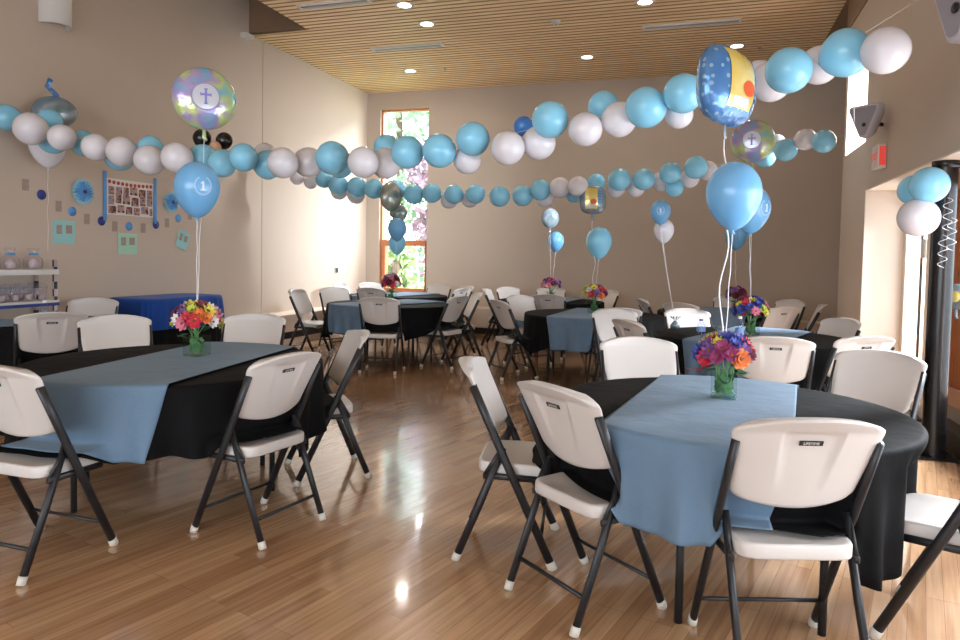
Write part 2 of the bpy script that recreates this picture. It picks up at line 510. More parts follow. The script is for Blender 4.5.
# high window in the right wall
w2 = empty('window_2', (GX + .1, 8.5, 2.66)); w2['kind'] = 'structure'
add_obj('window_frame', boxes((-.03, .03, -.52, -.48, 0, .96), (-.03, .03, .48, .52, 0, .96), (-.03, .03, -.48, .48, 0, .04), (-.03, .03, -.48, .48, .92, .96)), M['metal_white'], w2)
add_obj('window_pane', boxes((-.004, .004, -.48, .48, .04, .92)), M['glass'], w2)
# front window
w3 = empty('window_3', (-2.5, FY - .15, .7)); w3['kind'] = 'structure'
add_obj('window_frame', boxes((-2.9, 2.9, -.05, .05, 0, .06), (-2.9, 2.9, -.05, .05, 2.54, 2.6), *[(x - .03, x + .03, -.05, .05, .06, 2.54) for x in (-2.87, -1.45, 0, 1.45, 2.87)]), M['wood_frame'], w3)
add_obj('window_pane', boxes((-2.84, 2.84, -.004, .004, .06, 2.54)), M['glass'], w3)
# glazed door beside the jamb
d1 = empty('door_1', (GX + .05, 7.25, 0)); d1['kind'] = 'structure'
add_obj('door_frame', boxes((-.06, .06, .55, .64, 0, HZ), (-.06, .06, -.2, -.12, 0, HZ), (-.06, .06, -.72, -.2, 0, HZ), (-.06, .06, -.12, .55, HZ - .1, HZ), (-.05, .05, -.12, .55, 0, .12)), M['cream'], d1, bevel=.004)
add_obj('door_edge', boxes((-.07, -.055, .0, .03, .12, HZ - .1)), M['black_trim'], d1)
add_obj('door_pane', boxes((-.005, .005, -.12, .55, .12, HZ - .1)), M['glass'], d1)
add_obj('push_plate', boxes((-.08, -.055, -.1, -.02, 1.45, 1.62)), M['metal_grey'], d1)
# varnished window nearer the camera, above a low wall
w4 = empty('window_4', (GX + .05, 2.2, 0)); w4['kind'] = 'structure'
pos = [4.3, 2.5, .7, -1.1, -2.9, -4.7]
add_obj('window_frame', boxes((-.07, .07, -5.3, 4.33, .28, .42), (-.07, .07, -5.3, 4.33, 1.98, HZ), *[(-.07, .07, p - .09, p + .03, .42, 1.98) for p in pos]), M['wood_frame'], w4, bevel=.005)
add_obj('wood_panel', boxes((-.03, .03, 3.72, 4.22, .42, 1.98)), M['wood_frame'], w4)
add_obj('window_pane', boxes((-.004, .004, -5.3, 4.3, .42, 1.98)), M['glass'], w4)
structure('trim_8', boxes((GX, GX + .2, FY, 6.53, 0, .28)), M['wall_back'])
structure('trim_9', boxes((GX - .14, GX, FY, 6.4, .02, .16), (GX - .22, GX + .02, 7.0, 7.5, .0, .012)), M['black_trim'])   # heater along the glazing, floor grille at the door

# ------------------------------------------------------------------ outside
structure('ground', boxes((-40, 40, 12.6, 60, -.6, -.3)), M['ground'])
structure('patio', boxes((2.65, 40, -20, 12.6, -.3, -.1)), M['patio'])
def tree(name, x, y, h, r, m, label, seed, n=2600, low=0.1):
    rnd = random.Random(seed)
    t = empty(name, (x, y, -.3)); tag(t, label, 'tree', None)
    b = BM(); tube(b, [(0, 0, 0), (.1, .05, h * .4), (0, 0, h * .8)], .12, seg=8); add_obj('trunk', b, M['bark'], t)
    b = BM()
    blobs = [(rnd.uniform(-.6, .6) * r, rnd.uniform(-.6, .6) * r, h * rnd.uniform(low, 1.0), r * rnd.uniform(.3, .55)) for _ in range(16)]
    for i in range(n):
        bx, by, bz_, br = rnd.choice(blobs)
        d = Vector((rnd.gauss(0, 1), rnd.gauss(0, 1), rnd.gauss(0, 1))).normalized() * br * rnd.uniform(.75, 1.05)
        c = Vector((bx, by, bz_)) + d
        a = Vector((rnd.gauss(0, 1), rnd.gauss(0, 1), rnd.gauss(0, 1))).normalized() * rnd.uniform(.08, .16)
        e = a.cross(Vector((rnd.gauss(0, 1), rnd.gauss(0, 1), rnd.gauss(0, 1)))).normalized() * a.length * .6
        b.faces.new([b.verts.new(c - a), b.verts.new(c + e), b.verts.new(c + a), b.verts.new(c - e)])
    me = bpy.data.meshes.new('foliage'); b.to_mesh(me); b.free(); me.materials.append(m)
    o = bpy.data.objects.new('foliage', me); COL.objects.link(o); o.parent = t
tree('plum_tree', -6.9, 18.6, 4.3, 1.5, M['leaf_p'], 'plum-coloured tree outside the tall back window', 3, low=.35)
tree('leafy_tree', -9.4, 20.5, 8.2, 2.6, M['leaf_b'], 'green tree behind the plum tree, at the top of the back window', 5, 3400)
tree('leafy_shrub', -7.0, 15.2, 1.9, .9, M['leaf_a'], 'bright green shrub low outside the back window sash', 8, 1500)
bm = BM(); tube(bm, [(0, 0, 0), (0, 0, 2.6)], .05, seg=8)
box(bm, -3, 3, -.02, .02, .9, 1.0); box(bm, -3, 3, -.02, .02, 1.4, 1.48)
structure('fence', bm, M['metal_white']).location = (-7.5, 16.6, -.3)

# ------------------------------------------------------------------ ceiling fittings
for i, (x, y, lab) in enumerate([
        (-3.61, 8.74, 'round recessed downlight between the two left ceiling vents'),
        (-3.62, 8.02, 'round recessed downlight at the very top edge of the photo, left of centre'),
        (-4.78, 10.87, 'round recessed downlight nearest the tall back window'),
        (-1.77, 10.77, 'round recessed downlight above the middle of the back wall'),
        (-0.74, 8.66, 'round recessed downlight just above the right-hand ceiling vent'),
        (0.40, 10.73, 'round recessed downlight behind the big dotted foil balloon')]):
    t = empty('ceiling_light', (x, y, CZ)); tag(t, lab, 'ceiling light', 'recessed downlights in the slatted ceiling')
    b = BM(); lathe(b, [(.085, -.004), (.12, -.008), (.125, 0), (.085, 0.0)], 28); add_obj('trim_ring', b, M['metal_white'], t, smooth=True)
    b = BM(); lathe(b, [(.0, -.003), (.088, -.003), (.088, .03), (0, .03)], 28); add_obj('lens', b, M['lens'], t)
    ld = bpy.data.lights.new('downlight_beam', 'AREA'); ld.shape = 'DISK'; ld.size = .16; ld.energy = 8; ld.color = (1.0, .88, .76)
    lo = bpy.data.objects.new('downlight_beam', ld); COL.objects.link(lo); lo.parent = t; lo.location = (0, 0, -.012)
for x, y, L, lab in [(-4.29, 9.62, 1.14, 'long slim ceiling vent nearest the left wall end of the room'),
                     (-.22, 9.60, 1.24, 'long slim ceiling vent on the right, near the big foil balloon'),
                     (-4.45, 7.74, 1.0, 'long slim ceiling vent cut by the top edge of the photo')]:
    t = empty('ceiling_vent', (x, y, CZ)); tag(t, lab, 'ceiling vent', 'linear ceiling vents')
    add_obj('vent_frame', boxes((-L / 2, L / 2, -.075, -.045, -.02, .02), (-L / 2, L / 2, .045, .075, -.02, .02), (-L / 2, -L / 2 + .03, -.045, .045, -.02, .02), (L / 2 - .03, L / 2, -.045, .045, -.02, .02)), M['metal_white'], t)
    add_obj('vent_slot', boxes((-L / 2 + .03, L / 2 - .03, -.045, .045, .0, .02), (-L / 2 + .03, L / 2 - .03, -.006, .006, -.018, .0)), M['metal_grey'], t)
t = empty('smoke_detector', (-1.91, 9.05, CZ)); tag(t, 'small white smoke detector on the slatted ceiling', 'smoke detector')
b = BM(); lathe(b, [(0, -.045), (.035, -.045), (.055, -.03), (.06, 0), (0, 0)], 24); add_obj('detector_body', b, M['metal_white'], t, smooth=True)
b = BM(); lathe(b, [(0, -.055), (.014, -.055), (.016, -.044), (0, -.044)], 12); add_obj('sensor', b, M['metal_grey'], t)
for x, y, lab in [(-4.14, 10.85, 'small dark sprinkler head near the downlight by the back window'), (.72, 10.9, 'small dark sprinkler head right of the big foil balloon')]:
    b = BM(); lathe(b, [(0, -.05), (.02, -.05), (.02, -.045), (.006, -.04), (.01, -.01), (.03, -.004), (.03, 0), (0, 0)], 14)
    o = add_obj('sprinkler_head', b, M['metal_grey'], None, (x, y, CZ)); tag(o, lab, 'sprinkler')
# white cylinder lamp on the left wall
t = empty('wall_sconce', (LX, 5.36, 3.6)); tag(t, 'white half-cylinder wall lamp high on the left wall', 'wall lamp')
b = BM()
n = 24
rows = [[(0.17 * math.sin(PI * k / n), -.16 * math.cos(PI * k / n), z) for k in range(n + 1)] for z in (0, .75)]
grid(b, rows)
rows = [[(0.155 * math.sin(PI * k / n), -.145 * math.cos(PI * k / n), z) for k in range(n + 1)] for z in (0, .75)]
grid(b, rows)
rows = [[(q * math.sin(PI * k / n), -(q - .01) * math.cos(PI * k / n), 0) for k in range(n + 1)] for q in (.155, .17)]
grid(b, rows)
add_obj('lamp_shade', b, M['metal_white'], t)
add_obj('back_plate', boxes((0, .012, -.1, .1, .1, .65)), M['metal_white'], t)

# electrical outlet
t = empty('wall_outlet', (LX, 11.08, 1.09)); tag(t, 'small dark and white switch plate on the bright left wall', 'wall plate')
add_obj('plate', boxes((0, .012, -.09, .09, -.06, .06)), M['metal_white'], t)
add_obj('switch', boxes((.012, .022, -.075, .01, -.045, .045)), M['black_trim'], t)
# exit sign on the right wall
t = empty('exit_sign', (RX, 7.2, 2.37)); tag(t, 'white box exit sign with red letters high on the right wall', 'exit sign')
add_obj('sign_case', boxes((-.075, 0, -.11, .11, -.11, .11)), M['metal_white'], t, bevel=.006)
add_obj('sign_face', boxes((-.06, -.01, -.118, -.11, -.085, .085)), M['exit_red'], t)
def text_bm(body, size, depth=.001):
    cu = bpy.data.curves.new('lettering', 'FONT'); cu.body = body; cu.size = size; cu.align_x = 'CENTER'; cu.align_y = 'CENTER'
    cu.extrude = depth; cu.resolution_u = 2
    ob = bpy.data.objects.new('lettering', cu)
    me = ob.to_mesh(); b = BM(); b.from_mesh(me); ob.to_mesh_clear(); bpy.data.objects.remove(ob); bpy.data.curves.remove(cu)
    return b
b = text_bm('EXIT', .10); b.transform(Matrix(((0, 0, -1, -.0765), (-1, 0, 0, 0), (0, 1, 0, 0), (0, 0, 0, 1))))
add_obj('lettering', b, M['exit_red'], t)
# wall speakers
def speaker(loc, s, rz, tilt, lab):
    t = empty('wall_speaker', loc, rz); tag(t, lab, 'speaker', None)
    t.rotation_euler = (tilt, 0, rz)
    b = BM()
    # tapering shell: wide flat top, pointed bottom, as seen from the front (-Y local)
    out = [(-.5, .46), (-.44, .5), (.44, .5), (.5, .46), (.5, .36), (.12, -.46), (.06, -.5), (-.06, -.5), (-.12, -.46), (-.5, .36)]
    rows = []
    for yy, k in ((-.30, .9), (-.28, .97), (-.05, 1.0), (.18, .72), (.24, .6)):
        rows.append([(x * s * k, yy * s, (z + .02) * s * k) for x, z in out])
    grid(b, rows, True, cap=True)
    add_obj('speaker_cabinet', b, M['speaker'], t)
    b = BM(); rows = [[(x * s * k, yy * s, (z + .02) * s * k) for x, z in out] for yy, k in ((-.30, .84), (-.31, .82))]
    grid(b, rows, True, cap=True); add_obj('grille', b, M['grille'], t)
    b = BM(); lathe(b, [(0, 0), (.06 * s, 0), (.06 * s, .01), (0, .01)], 12); b.transform(Matrix.Translation((.06 * s, -.315 * s, -.1 * s)) @ Matrix.Rotation(PI / 2, 4, 'X'))
    add_obj('badge', b, M['black_trim'], t)
    b = BM(); box(b, -.05 * s, .05 * s, .2 * s, .62 * s, -.05 * s, .05 * s); add_obj('bracket', b, M['black_trim'], t)
speaker((1.43, 7.15, 2.68), .30, -PI / 2 + .75, .0, 'grey pointed wall speaker beside the bright high window')
speaker((1.42, 4.5, 2.84), .48, -PI / 2 + .3, .0, 'large grey wall speaker cut by the top right corner of the photo')
# round steel column in the glazed bay
t = empty('column', (1.645, 5.72, 0)); tag(t, 'round black steel column in front of the glazing at right', 'column')
b = BM(); lathe(b, [(.076, .015), (.076, HZ - .06)], 32); add_obj('shaft', b, M['column'], t, smooth=True)
b = BM(); lathe(b, [(.0, HZ - .06), (.088, HZ - .06), (.088, HZ - .013), (0, HZ - .013)], 32); add_obj('cap_ring', b, M['column'], t)
add_obj('base_plate', boxes((-.13, .13, -.13, .13, 0, .015)), M['column'], t)

# ================================================================== CHAIR
def upright_y(z):
    return -.17 + (.80 - z) * .4875
def build_chair():
    root = empty('folding_chair')
    # seat: rounded slab with a shallow dish and a dropped front lip
    b = BM(); rows = []
    def ring(k, z, dz=0.0):
        r = []
        for i in range(40):
            a = 2 * PI * i / 40
            ca, sa = math.cos(a), math.sin(a)
            x = math.copysign(abs(ca) ** .30, ca); y = math.copysign(abs(sa) ** .30, sa)
            w = .195 + .008 * y
            yy = .045 + y * .178 * k
            r.append((x * w * k, yy, z - (.018 * max(0, y * k) ** 3)))
        return r
    for k, z in ((.02, .420), (.4, .420), (.75, .424), (.92, .432), (.985, .431), (1.0, .425), (1.0, .392), (.99, .386), (.95, .385), (.9, .394), (.02, .394)):
        rows.append(ring(k, z))
    grid(b, rows, True, cap=True)
    add_obj('seat', b, M['plastic'], root, smooth=True)
    # backrest shell
    b = BM(); NU, NV = 24, 14
    zb, zt = .558, .848
    def surf(u, v, side):
        hw_ = .196 + .048 * v
        if v > .8:
            hw_ -= .075 * ((v - .8) / .2) ** 3
        if v < .1:
            hw_ -= .02 * ((.1 - v) / .1) ** 2
        z = zb + (zt - zb) * v - .028 * (1 - u * u) * (1 - v) ** 2 - .018 * (u * u) * v ** 4
        y = upright_y(z) - .034 * (1 - u * u) + .012
        th = .012 + (.012 * max(0, (v - .84) / .16) if v > .84 else 0)
        edge = min(1.0, (1 - abs(u)) / .06 + .15)
        if side == 0:      # back face, with the tapering recess behind the badge
            uu = abs(u) / (.44 - .13 * (1 - v))
            rec = 0.0
            if uu < 1 and .12 < v < .86:
                rec = .014 * min(1, (1 - uu) / .12) * min(1, (v - .12) / .6) * min(1, (.86 - v) / .05)
            y += -th * edge - (.014 * max(0, (v - .86) / .14) if v > .86 else 0) + rec
        else:
            y += th * edge
        return (u * hw_, y, z)
    us = [-1 + 2 * i / NU for i in range(NU + 1)]
    vs = [0, .03, .08, .12, .2, .35, .5, .62, .72, .80, .83, .86, .9, .95, .98, 1.0]
    us = sorted(set([round(q, 3) for q in us] + [-.43, -.37, .43, .37, -.98, .98]))
    rows = [[surf(u, v, 0) for u in us] + [surf(u, v, 1) for u in reversed(us)] for v in vs]
    grid(b, rows, True)
    for v in (0, 1.0):
        A = [surf(u, v, 0) for u in us]; B = [surf(u, v, 1) for u in us]
        grid(b, [A, B])
    bk = add_obj('backrest', b, M['plastic'], root, smooth=True)
    # badge
    zc = .768
    yb = surf(0, .72, 0)[1] - .001
    b = BM(); box(b, -.038, .038, -.002, .002, -.0085, .0085)
    tb = text_bm('LIFETIME', .0135, .0004)
    tb.transform(Matrix(((1, 0, 0, 0), (0, 0, -1, -.0022), (0, 1, 0, 0), (0, 0, 0, 1))))
    for f in tb.faces:
        f.material_index = 1
    me = bpy.data.meshes.new('tmp'); tb.to_mesh(me); tb.free(); b.from_mesh(me); bpy.data.meshes.remove(me)
    pl = add_obj('logo_plate', b, [M['plate'], M['plate_text']], bk, (0, yb - .002, surf(0, .72, 0)[2]))
    pl.rotation_euler = (math.atan(.4875 / 1.055), 0, 0)
    # frame: uprights that run on as front legs, rear legs pinned to them
    for s in (-1, 1):
        b = BM()
        x = .222 * s
        tube(b, [(x, upright_y(.765), .765), (x, upright_y(.6), .6), (x, upright_y(.44), .44), (x * .99, .218, .012)], .0125, .019, 10)
        u_ = add_obj('upright', b, M['frame'], root, smooth=True)
        b = BM(); tube(b, [(x * .99, .208, .032), (x * .99, .222, .0)], .016, .0215, 10); add_obj('foot_cap', b, M['cap'], u_, smooth=False)
        b = BM()
        x = .198 * s
        tube(b, [(x, -.015, .50), (x, -.115, .25), (x, -.218, .012)], .0125, .018, 10)
        l_ = add_obj('leg', b, M['frame'], root, smooth=True)
        b = BM(); tube(b, [(x, -.210, .032), (x, -.222, .0)], .016, .0205, 10); add_obj('foot_cap', b, M['cap'], l_)
    b = BM(); tube(b, [(-.218, .165, .12), (.218, .165, .12)], .0075, seg=8); add_obj('crossbar', b, M['frame'], root, smooth=True)
    b = BM(); tube(b, [(-.196, -.172, .12), (.196, -.172, .12)], .0085, seg=8); add_obj('crossbar', b, M['frame'], root, smooth=True)
    b = BM()
    for s in (-1, 1):
        tube(b, [(.2 * s, -.10, .376), (.2 * s, .17, .372)], .008, .014, 8)
        tube(b, [(.2 * s, -.095, .376), (.205 * s, -.03, .48)], .006, .010, 8)
    tube(b, [(-.2, .12, .376), (.2, .12, .376)], .009, seg=8)
    add_obj('seat_frame', b, M['frame'], root, smooth=True)
    S = Matrix.Diagonal((1.05, 1.0, 1.055, 1.0))
    for o in [q for q in bpy.data.objects if q.type == 'MESH' and (q.parent == root or (q.parent and q.parent.parent == root))]:
        if o.name.startswith('logo_plate'):
            o.location.z *= 1.055
        else:
            o.data.transform(S)
    return root

# (x, y, facing dx, facing dy, table, label)
CHAIRS = [
    (.30, 2.57, -.31, .95, 1, 'white folding chair in the right foreground, back to us, blue cloth end on its seat'),
    (-.42, 2.77, .63, .77, 1, 'white folding chair at the near left of the front right table, back to us, tan-shaded'),
    (-.84, 3.16, .98, .17, 1, 'white folding chair seen side on, leftmost at the front right table'),
    (-.30, 4.27, .35, -.94, 1, 'bright white folding chair facing us across the black half of the front right table'),
    (.88, 4.25, -.6, -.8, 1, 'white folding chair beyond the right side of the front right table, near the black column'),
    (.95, 2.96, -.91, .41, 1, 'folding chair cut by the right photo edge, only seat and legs showing'),
    (.49, 5.14, -.03, 1, 5, 'white folding chair with badge behind the front right table flowers, back to us'),
    (-.42, 5.86, .8, .6, 5, 'tan-shaded folding chair at the left of the middle right table, back to us'),
    (-.70, 6.72, .55, -.83, 5, 'white folding chair with its bright front to us, left behind the tan-shaded chair'),
    (-.05, 7.22, .4, -.9, 5, 'bright white folding chair facing us behind the small water bottle'),
    (1.08, 6.82, -.85, -.5, 5, 'white folding chair facing left at the far right of the middle right table'),
    (1.02, 5.48, -.5, .85, 5, 'white folding chair at near right of the middle right table, badge side to us'),
    (-2.06, 7.70, .74, .67, 4, 'tan-shaded folding chair seen from behind at the left of the centre table'),
    (-2.10, 8.68, .85, -.53, 4, 'white folding chair facing us behind the left side of the centre table'),
    (-.84, 7.30, -.36, .93, 4, 'folding chair with badge at the near right of the centre table, back to us'),
    (-2.95, 10.2, 1, .1, 8, 'folding chair seen side on, leftmost at the far centre table by the back wall'),
    (-2.90, 10.95, .8, -.6, 8, 'white folding chair facing us at the far left of the far centre table'),
    (-2.35, 11.25, .2, -1, 8, 'white folding chair against the back wall, left of the far pink flowers'),
    (-2.0, 9.42, -.15, 1, 8, 'folding chair with badge between centre table and far centre table, back to us'),
    (-1.5, 11.0, -.6, -.75, 8, 'white folding chair at the far right of the far centre table'),
    (-5.05, 8.2, 1, .1, 3, 'folding chair standing apart to the left of the window-side table, seen from behind'),
    (-5.0, 8.95, .85, -.5, 3, 'light grey-looking folding chair facing us at the far left of the window-side table'),
    (-3.58, 7.43, -.22, .97, 3, 'folding chair with badge centred in front of the window-side table, back to us'),
    (-3.02, 8.12, -.97, .2, 3, 'folding chair at the near right of the window-side table, turned to the left'),
    (-3.05, 8.86, -.85, -.5, 3, 'white folding chair at the far right of the window-side table, its dark frame leaning'),
    (-5.6, 10.35, 1, 0, 9, 'folding chair seen side on at the left of the table under the back window'),
    (-5.42, 10.95, .8, -.6, 9, 'white folding chair facing us at the far left of the table under the back window'),
    (-4.66, 9.45, 0, 1, 9, 'folding chair with back to us between window-side table and table under the window'),
    (-4.4, 11.2, -.2, -1, 9, 'folding chair facing us right under the back window'),
    (-3.85, 10.85, -.7, -.7, 9, 'folding chair at the far right of the table under the back window'),
    (-3.72, 10.2, -.95, .1, 9, 'white folding chair at the right of the table under the back window, seen side on'),
    (-.52, 9.0, .9, .3, 6, 'folding chair seen side on at the left of the far right table'),
    (-.13, 8.60, .5, .85, 6, 'folding chair with its back to us at the near left of the far right table'),
    (.80, 8.55, -.6, .75, 6, 'folding chair with badge at the near right of the far right table, beyond the flowers'),
    (1.05, 10.0, -.75, -.65, 6, 'white folding chair facing us at the far right of the far right table'),
    (1.22, 9.2, -1, .1, 6, 'folding chair seen side on, rightmost at the far right table'),
    (.42, 10.35, -.1, -1, 6, 'folding chair facing us behind the farthest flowers on the right'),
    (-2.08, 2.955, -.98, .18, 2, 'white folding chair with badge at the right of the front left table, angled'),
    (-2.22, 3.84, -.77, -.64, 2, 'white folding chair seen edge on, behind the angled one at the front left table'),
    (-3.3, 4.5, .3, -.95, 2, 'white folding chair facing us behind the vase of the front left table'),
    (-4.0, 3.95, .8, -.6, 2, 'white folding chair facing us beyond the black half of the front left table'),
    (-2.81, 2.30, .02, 1, 2, 'white folding chair cut by the left edge of the photo, back to us'),
    (-4.88, 4.15, -.8, .6, 7, 'white folding chair with badge at the far left, back to us before the display rack'),
    (-5.72, 5.25, .4, -.9, 7, 'folding chair by the left wall between the display rack and the blue table'),
]
# round tables: id -> (x, y, radius, runner direction, runner offset, cloth corner angle)
TABLES = {
    1: (.13, 3.24, .735, (.13, .99), -.06, -46),
    2: (-2.88, 3.28, .80, (-.145, .99), .06, -4),
    3: (-3.93, 8.38, .80, (.3, .95), .0, 20),
    4: (-1.17, 8.11, .80, (.05, 1), -.03, 30),
    5: (.45, 6.42, .80, (.32, .95), .0, -40),
    6: (.28, 9.31, .78, (.15, 1), .0, 15),
    7: (-5.27, 4.62, .62, (.6, .8), .0, 10),
    8: (-2.15, 10.32, .78, (.1, 1), .0, 40),
    9: (-4.66, 10.25, .78, (.2, 1), .0, 10),
}
TNAME = {1: 'front right table', 2: 'front left table', 3: 'window-side table', 4: 'centre table', 5: 'middle right table', 6: 'far right table',
         7: 'table at the far left edge', 8: 'far centre table', 9: 'table under the back window'}
proto = build_chair()
index_children()
for i, (x, y, dx, dy, tb, lab) in enumerate(CHAIRS):
    o = proto if i == 0 else copy_tree(proto)
    o.location = (x, y, 0)
    o.rotation_euler = (0, 0, math.atan2(-dx, dy))
    tag(o, lab, 'chair', 'folding chairs around the party tables')

# ================================================================== TABLES AND CLOTHS
TZ = .735
def build_table(R):
    t = empty('round_table')
    b = BM(); lathe(b, [(0, TZ - .03), (R - .01, TZ - .03), (R, TZ - .02), (R, TZ - .006), (R - .006, TZ), (0, TZ)], 64); add_obj('tabletop', b, M['table_top'], t)
    for sx in (-1, 1):
        for sy in (-1, 1):
            b = BM(); tube(b, [(sx * .26, sy * .46, TZ - .03), (sx * .26, sy * .5, .3), (sx * .26, sy * .5, 0)], .016, seg=10)
            add_obj('leg', b, M['frame'], t, smooth=True)
    for sy in (-1, 1):
        b = BM(); tube(b, [(-.26, sy * .47, .62), (.26, sy * .47, .62)], .011, seg=8); add_obj('leg_brace', b, M['frame'], t, smooth=True)
    return t

class Drape:
    """shape of a cloth hanging over a round top; chair seats that reach under the rim hold it up"""
    def __init__(s, tid):
        s.cx, s.cy, s.R, d, s.off, s.c0 = TABLES[tid]
        s.dir = Vector((d[0], d[1])).normalized(); s.tid = tid
        s.lift = []
        s.flare = .0 if tid == 1 else .04
        for (x, y, dx, dy, tb, lab) in CHAIRS:
            v = Vector((x - s.cx, y - s.cy))
            if v.length < s.R + .3:
                fl = math.hypot(dx, dy)
                fr = v + Vector((dx, dy)) / fl * .22
                if fr.length < s.R + .07:
                    s.lift.append((math.atan2(v.y, v.x), v.length, 'only seat' in lab))
        rnd = random.Random(100 + tid)
        s.ph = [rnd.uniform(0, 6.28) for _ in range(4)]
    def fold(s, th):
        return .42 * math.cos(19 * th + s.ph[0]) + .34 * math.cos(29 * th + s.ph[1]) + .25 * math.cos(11 * th + s.ph[2])
    def hem(s, th):
        c = math.radians(s.c0)
        k = abs(math.cos(2 * (th - c)))
        if s.tid == 1 and math.cos(th - c) < .6:
            k = 0
        return .35 + .13 * k ** 3 + .012 * math.sin(5 * th + s.ph[3])
    def pt(s, th, d, gap):
        """point d metres of cloth past the rim at angle th"""
        Rr = s.R + .006
        z0 = TZ + .004 + gap
        rb = .018
        if d < rb * 1.5708:
            a = d / rb
            r = Rr - .004 + rb * math.sin(a); z = z0 - rb * (1 - math.cos(a))
        else:
            e = d - rb * 1.5708
            r = Rr - .004 + rb + s.flare * e + .15 * e * s.fold(th) * min(1, e / .05); z = z0 - rb - e
            # folds die out where the cloth lies on a seat
            for a, dist, inside in s.lift:
                da = (th - a + PI) % (2 * PI) - PI
                kk = max(0.0, min(1.0, (math.atan2(.24, s.R) + .1 - abs(da)) / .1))
                r -= kk * .85 * .15 * e * s.fold(th) * min(1, e / .05)
        z = max(z, z0 - d)
        r += gap * min(1, d / .02)
        # held up by a seat
        for a, dist, inside in s.lift:
            da = (th - a + PI) % (2 * PI) - PI
            half = math.atan2(.20, s.R)
            k = max(0.0, min(1.0, (half + .07 - abs(da)) / .07))
            if k > 0:
                zs = .466 + gap
                q = max(0, min(1, (.735 - z) / .10))     # the cloth hangs inside the chair's backrest
                r = r + k * q * min(0, dist - upright_y(z / 1.055) - .045 + gap - r)
                if inside:       # or right inside the front edge of its seat
                    q = max(0, min(1, (.72 - z) / .22)); q = q * q * (3 - 2 * q)
                    r = r + k * q * min(0, dist - .235 + gap - r)
                    continue
                if z < zs:
                    over = zs - z
                    z = z + (zs - z) * k
                    r = r + k * (min(over * 1.5, .17) + .01)
        return Vector((s.cx + r * math.cos(th), s.cy + r * math.sin(th), z))

def build_cloth(tid):
    D = Drape(tid)
    b = BM(); n = 360
    ths = [2 * PI * i / n for i in range(n)]
    z0 = TZ + .004
    rows = [[(D.cx + k * D.R * math.cos(t), D.cy + k * D.R * math.sin(t), z0) for t in ths] for k in (.03, .5, .95, 1.0)]
    ds = [.008, .016, .024, .03] + [.04 + .0125 * i for i in range(25)]
    for d in ds:
        rows.append([D.pt(t, d, 0) for t in ths])
    for q in (.33, .66, 1.0):
        rows.append([D.pt(t, .34 + (D.hem(t) - .34) * q, 0) for t in ths])
    grid(b, rows, True, cap=False)
    b.faces.new([v for v in b.verts][:n])
    o = add_obj('tablecloth', b, M['black_cloth'], None, smooth=True)
    tag(o, 'black cloth draped over the ' + TNAME[tid], 'tablecloth', 'black tablecloths on the round tables')
    md = o.modifiers.new('thickness', 'SOLIDIFY'); md.thickness = .002; md.offset = -1

def build_runner(tid, width=.68, drop=.368, gap=.012):
    D = Drape(tid)
    d = D.dir; p = Vector((d.y, -d.x))       # p points to the right of d
    b = BM(); NW = 56
    rows = []
    cols = [(-.5 + i / NW) * width + D.off for i in range(NW + 1)]
    z0 = TZ + .004 + gap
    def row(drop_d, sgn):
        r = []
        for w in cols:
            e = math.sqrt(max(.01, D.R ** 2 - w * w)) * sgn
            q = p * w + d * e
            th = math.atan2(q.y, q.x)
            mid = math.atan2(d.y * sgn, d.x * sgn)
            dth = (th - mid + PI) % (2 * PI) - PI
            th2 = mid + dth * (1 - .22 * drop_d / drop)
            r.append(D.pt(th2, drop_d, gap))
        return r
    dl = [.008, .016, .024, .03] + [.04 + .0125 * i for i in range(26)] + [drop]
    for dd in reversed(dl):
        rows.append(row(dd, -1))
    for k in (-1, -.9, -.5, 0, .5, .9, 1):
        r = []
        for w in cols:
            e = math.sqrt(max(.01, D.R ** 2 - w * w))
            q = p * w + d * (e * k)
            r.append((D.cx + q.x, D.cy + q.y, z0))
        rows.append(r)
    for dd in dl:
        rows.append(row(dd, 1))
    grid(b, rows, False)
    o = add_obj('table_runner', b, M['blue_cloth'], None, smooth=True)
    tag(o, 'dusty blue cloth strip laid across the ' + TNAME[tid], 'table runner', 'blue runners on the round tables')
    md = o.modifiers.new('thickness', 'SOLIDIFY'); md.thickness = .002; md.offset = 0

TROT = {1: 10, 2: -49, 3: 85, 4: 95, 5: 30, 6: 10, 7: 20, 8: 60, 9: 15}
tproto = {}
for tid, (x, y, R, d, off, c0) in TABLES.items():
    if R not in tproto:
        t = build_table(R); tproto[R] = t; index_children()
    else:
        t = copy_tree(tproto[R])
    t.location = (x, y, 0); t.rotation_euler = (0, 0, math.radians(TROT[tid]))
    tag(t, 'round folding table under the black and blue cloths, the ' + TNAME[tid], 'table', 'round folding tables')
    build_cloth(tid)
    build_runner(tid)

# blue-clothed serving table along the left wall
t = empty('serving_table', (-5.87, 6.52, 0)); tag(t, 'rectangular serving table by the left wall hidden under royal blue cloth', 'table')
add_obj('tabletop', boxes((-.27, .27, -.56, .56, .82, .85)), M['table_top'], t)
for sx in (-1, 1):
    for sy in (-1, 1):
        b = BM(); tube(b, [(sx * .25, sy * .5, 0), (sx * .25, sy * .5, .82)], .015, seg=8); add_obj('leg', b, M['frame'], t, smooth=True)
b = BM(); rows = []
def rr(hx, hy, k, z, fold=0.0):
    out = []
    N = 160
    for i in range(N):
        a = 2 * PI * i / N
        ca, sa = math.cos(a), math.sin(a)
        x = math.copysign(abs(ca) ** .28, ca) * hx * k; y = math.copysign(abs(sa) ** .28, sa) * hy * k
        f = fold * (math.cos(i * .9) + .6 * math.cos(i * 1.7 + 1))
        l = math.hypot(x, y)
        out.append((x * (1 + f / l), y * (1 + f / l), z))
    return out
for k, z in ((.02, .855), (.6, .855), (.97, .855), (1.0, .85)):
    rows.append(rr(.315, .615, k, z))
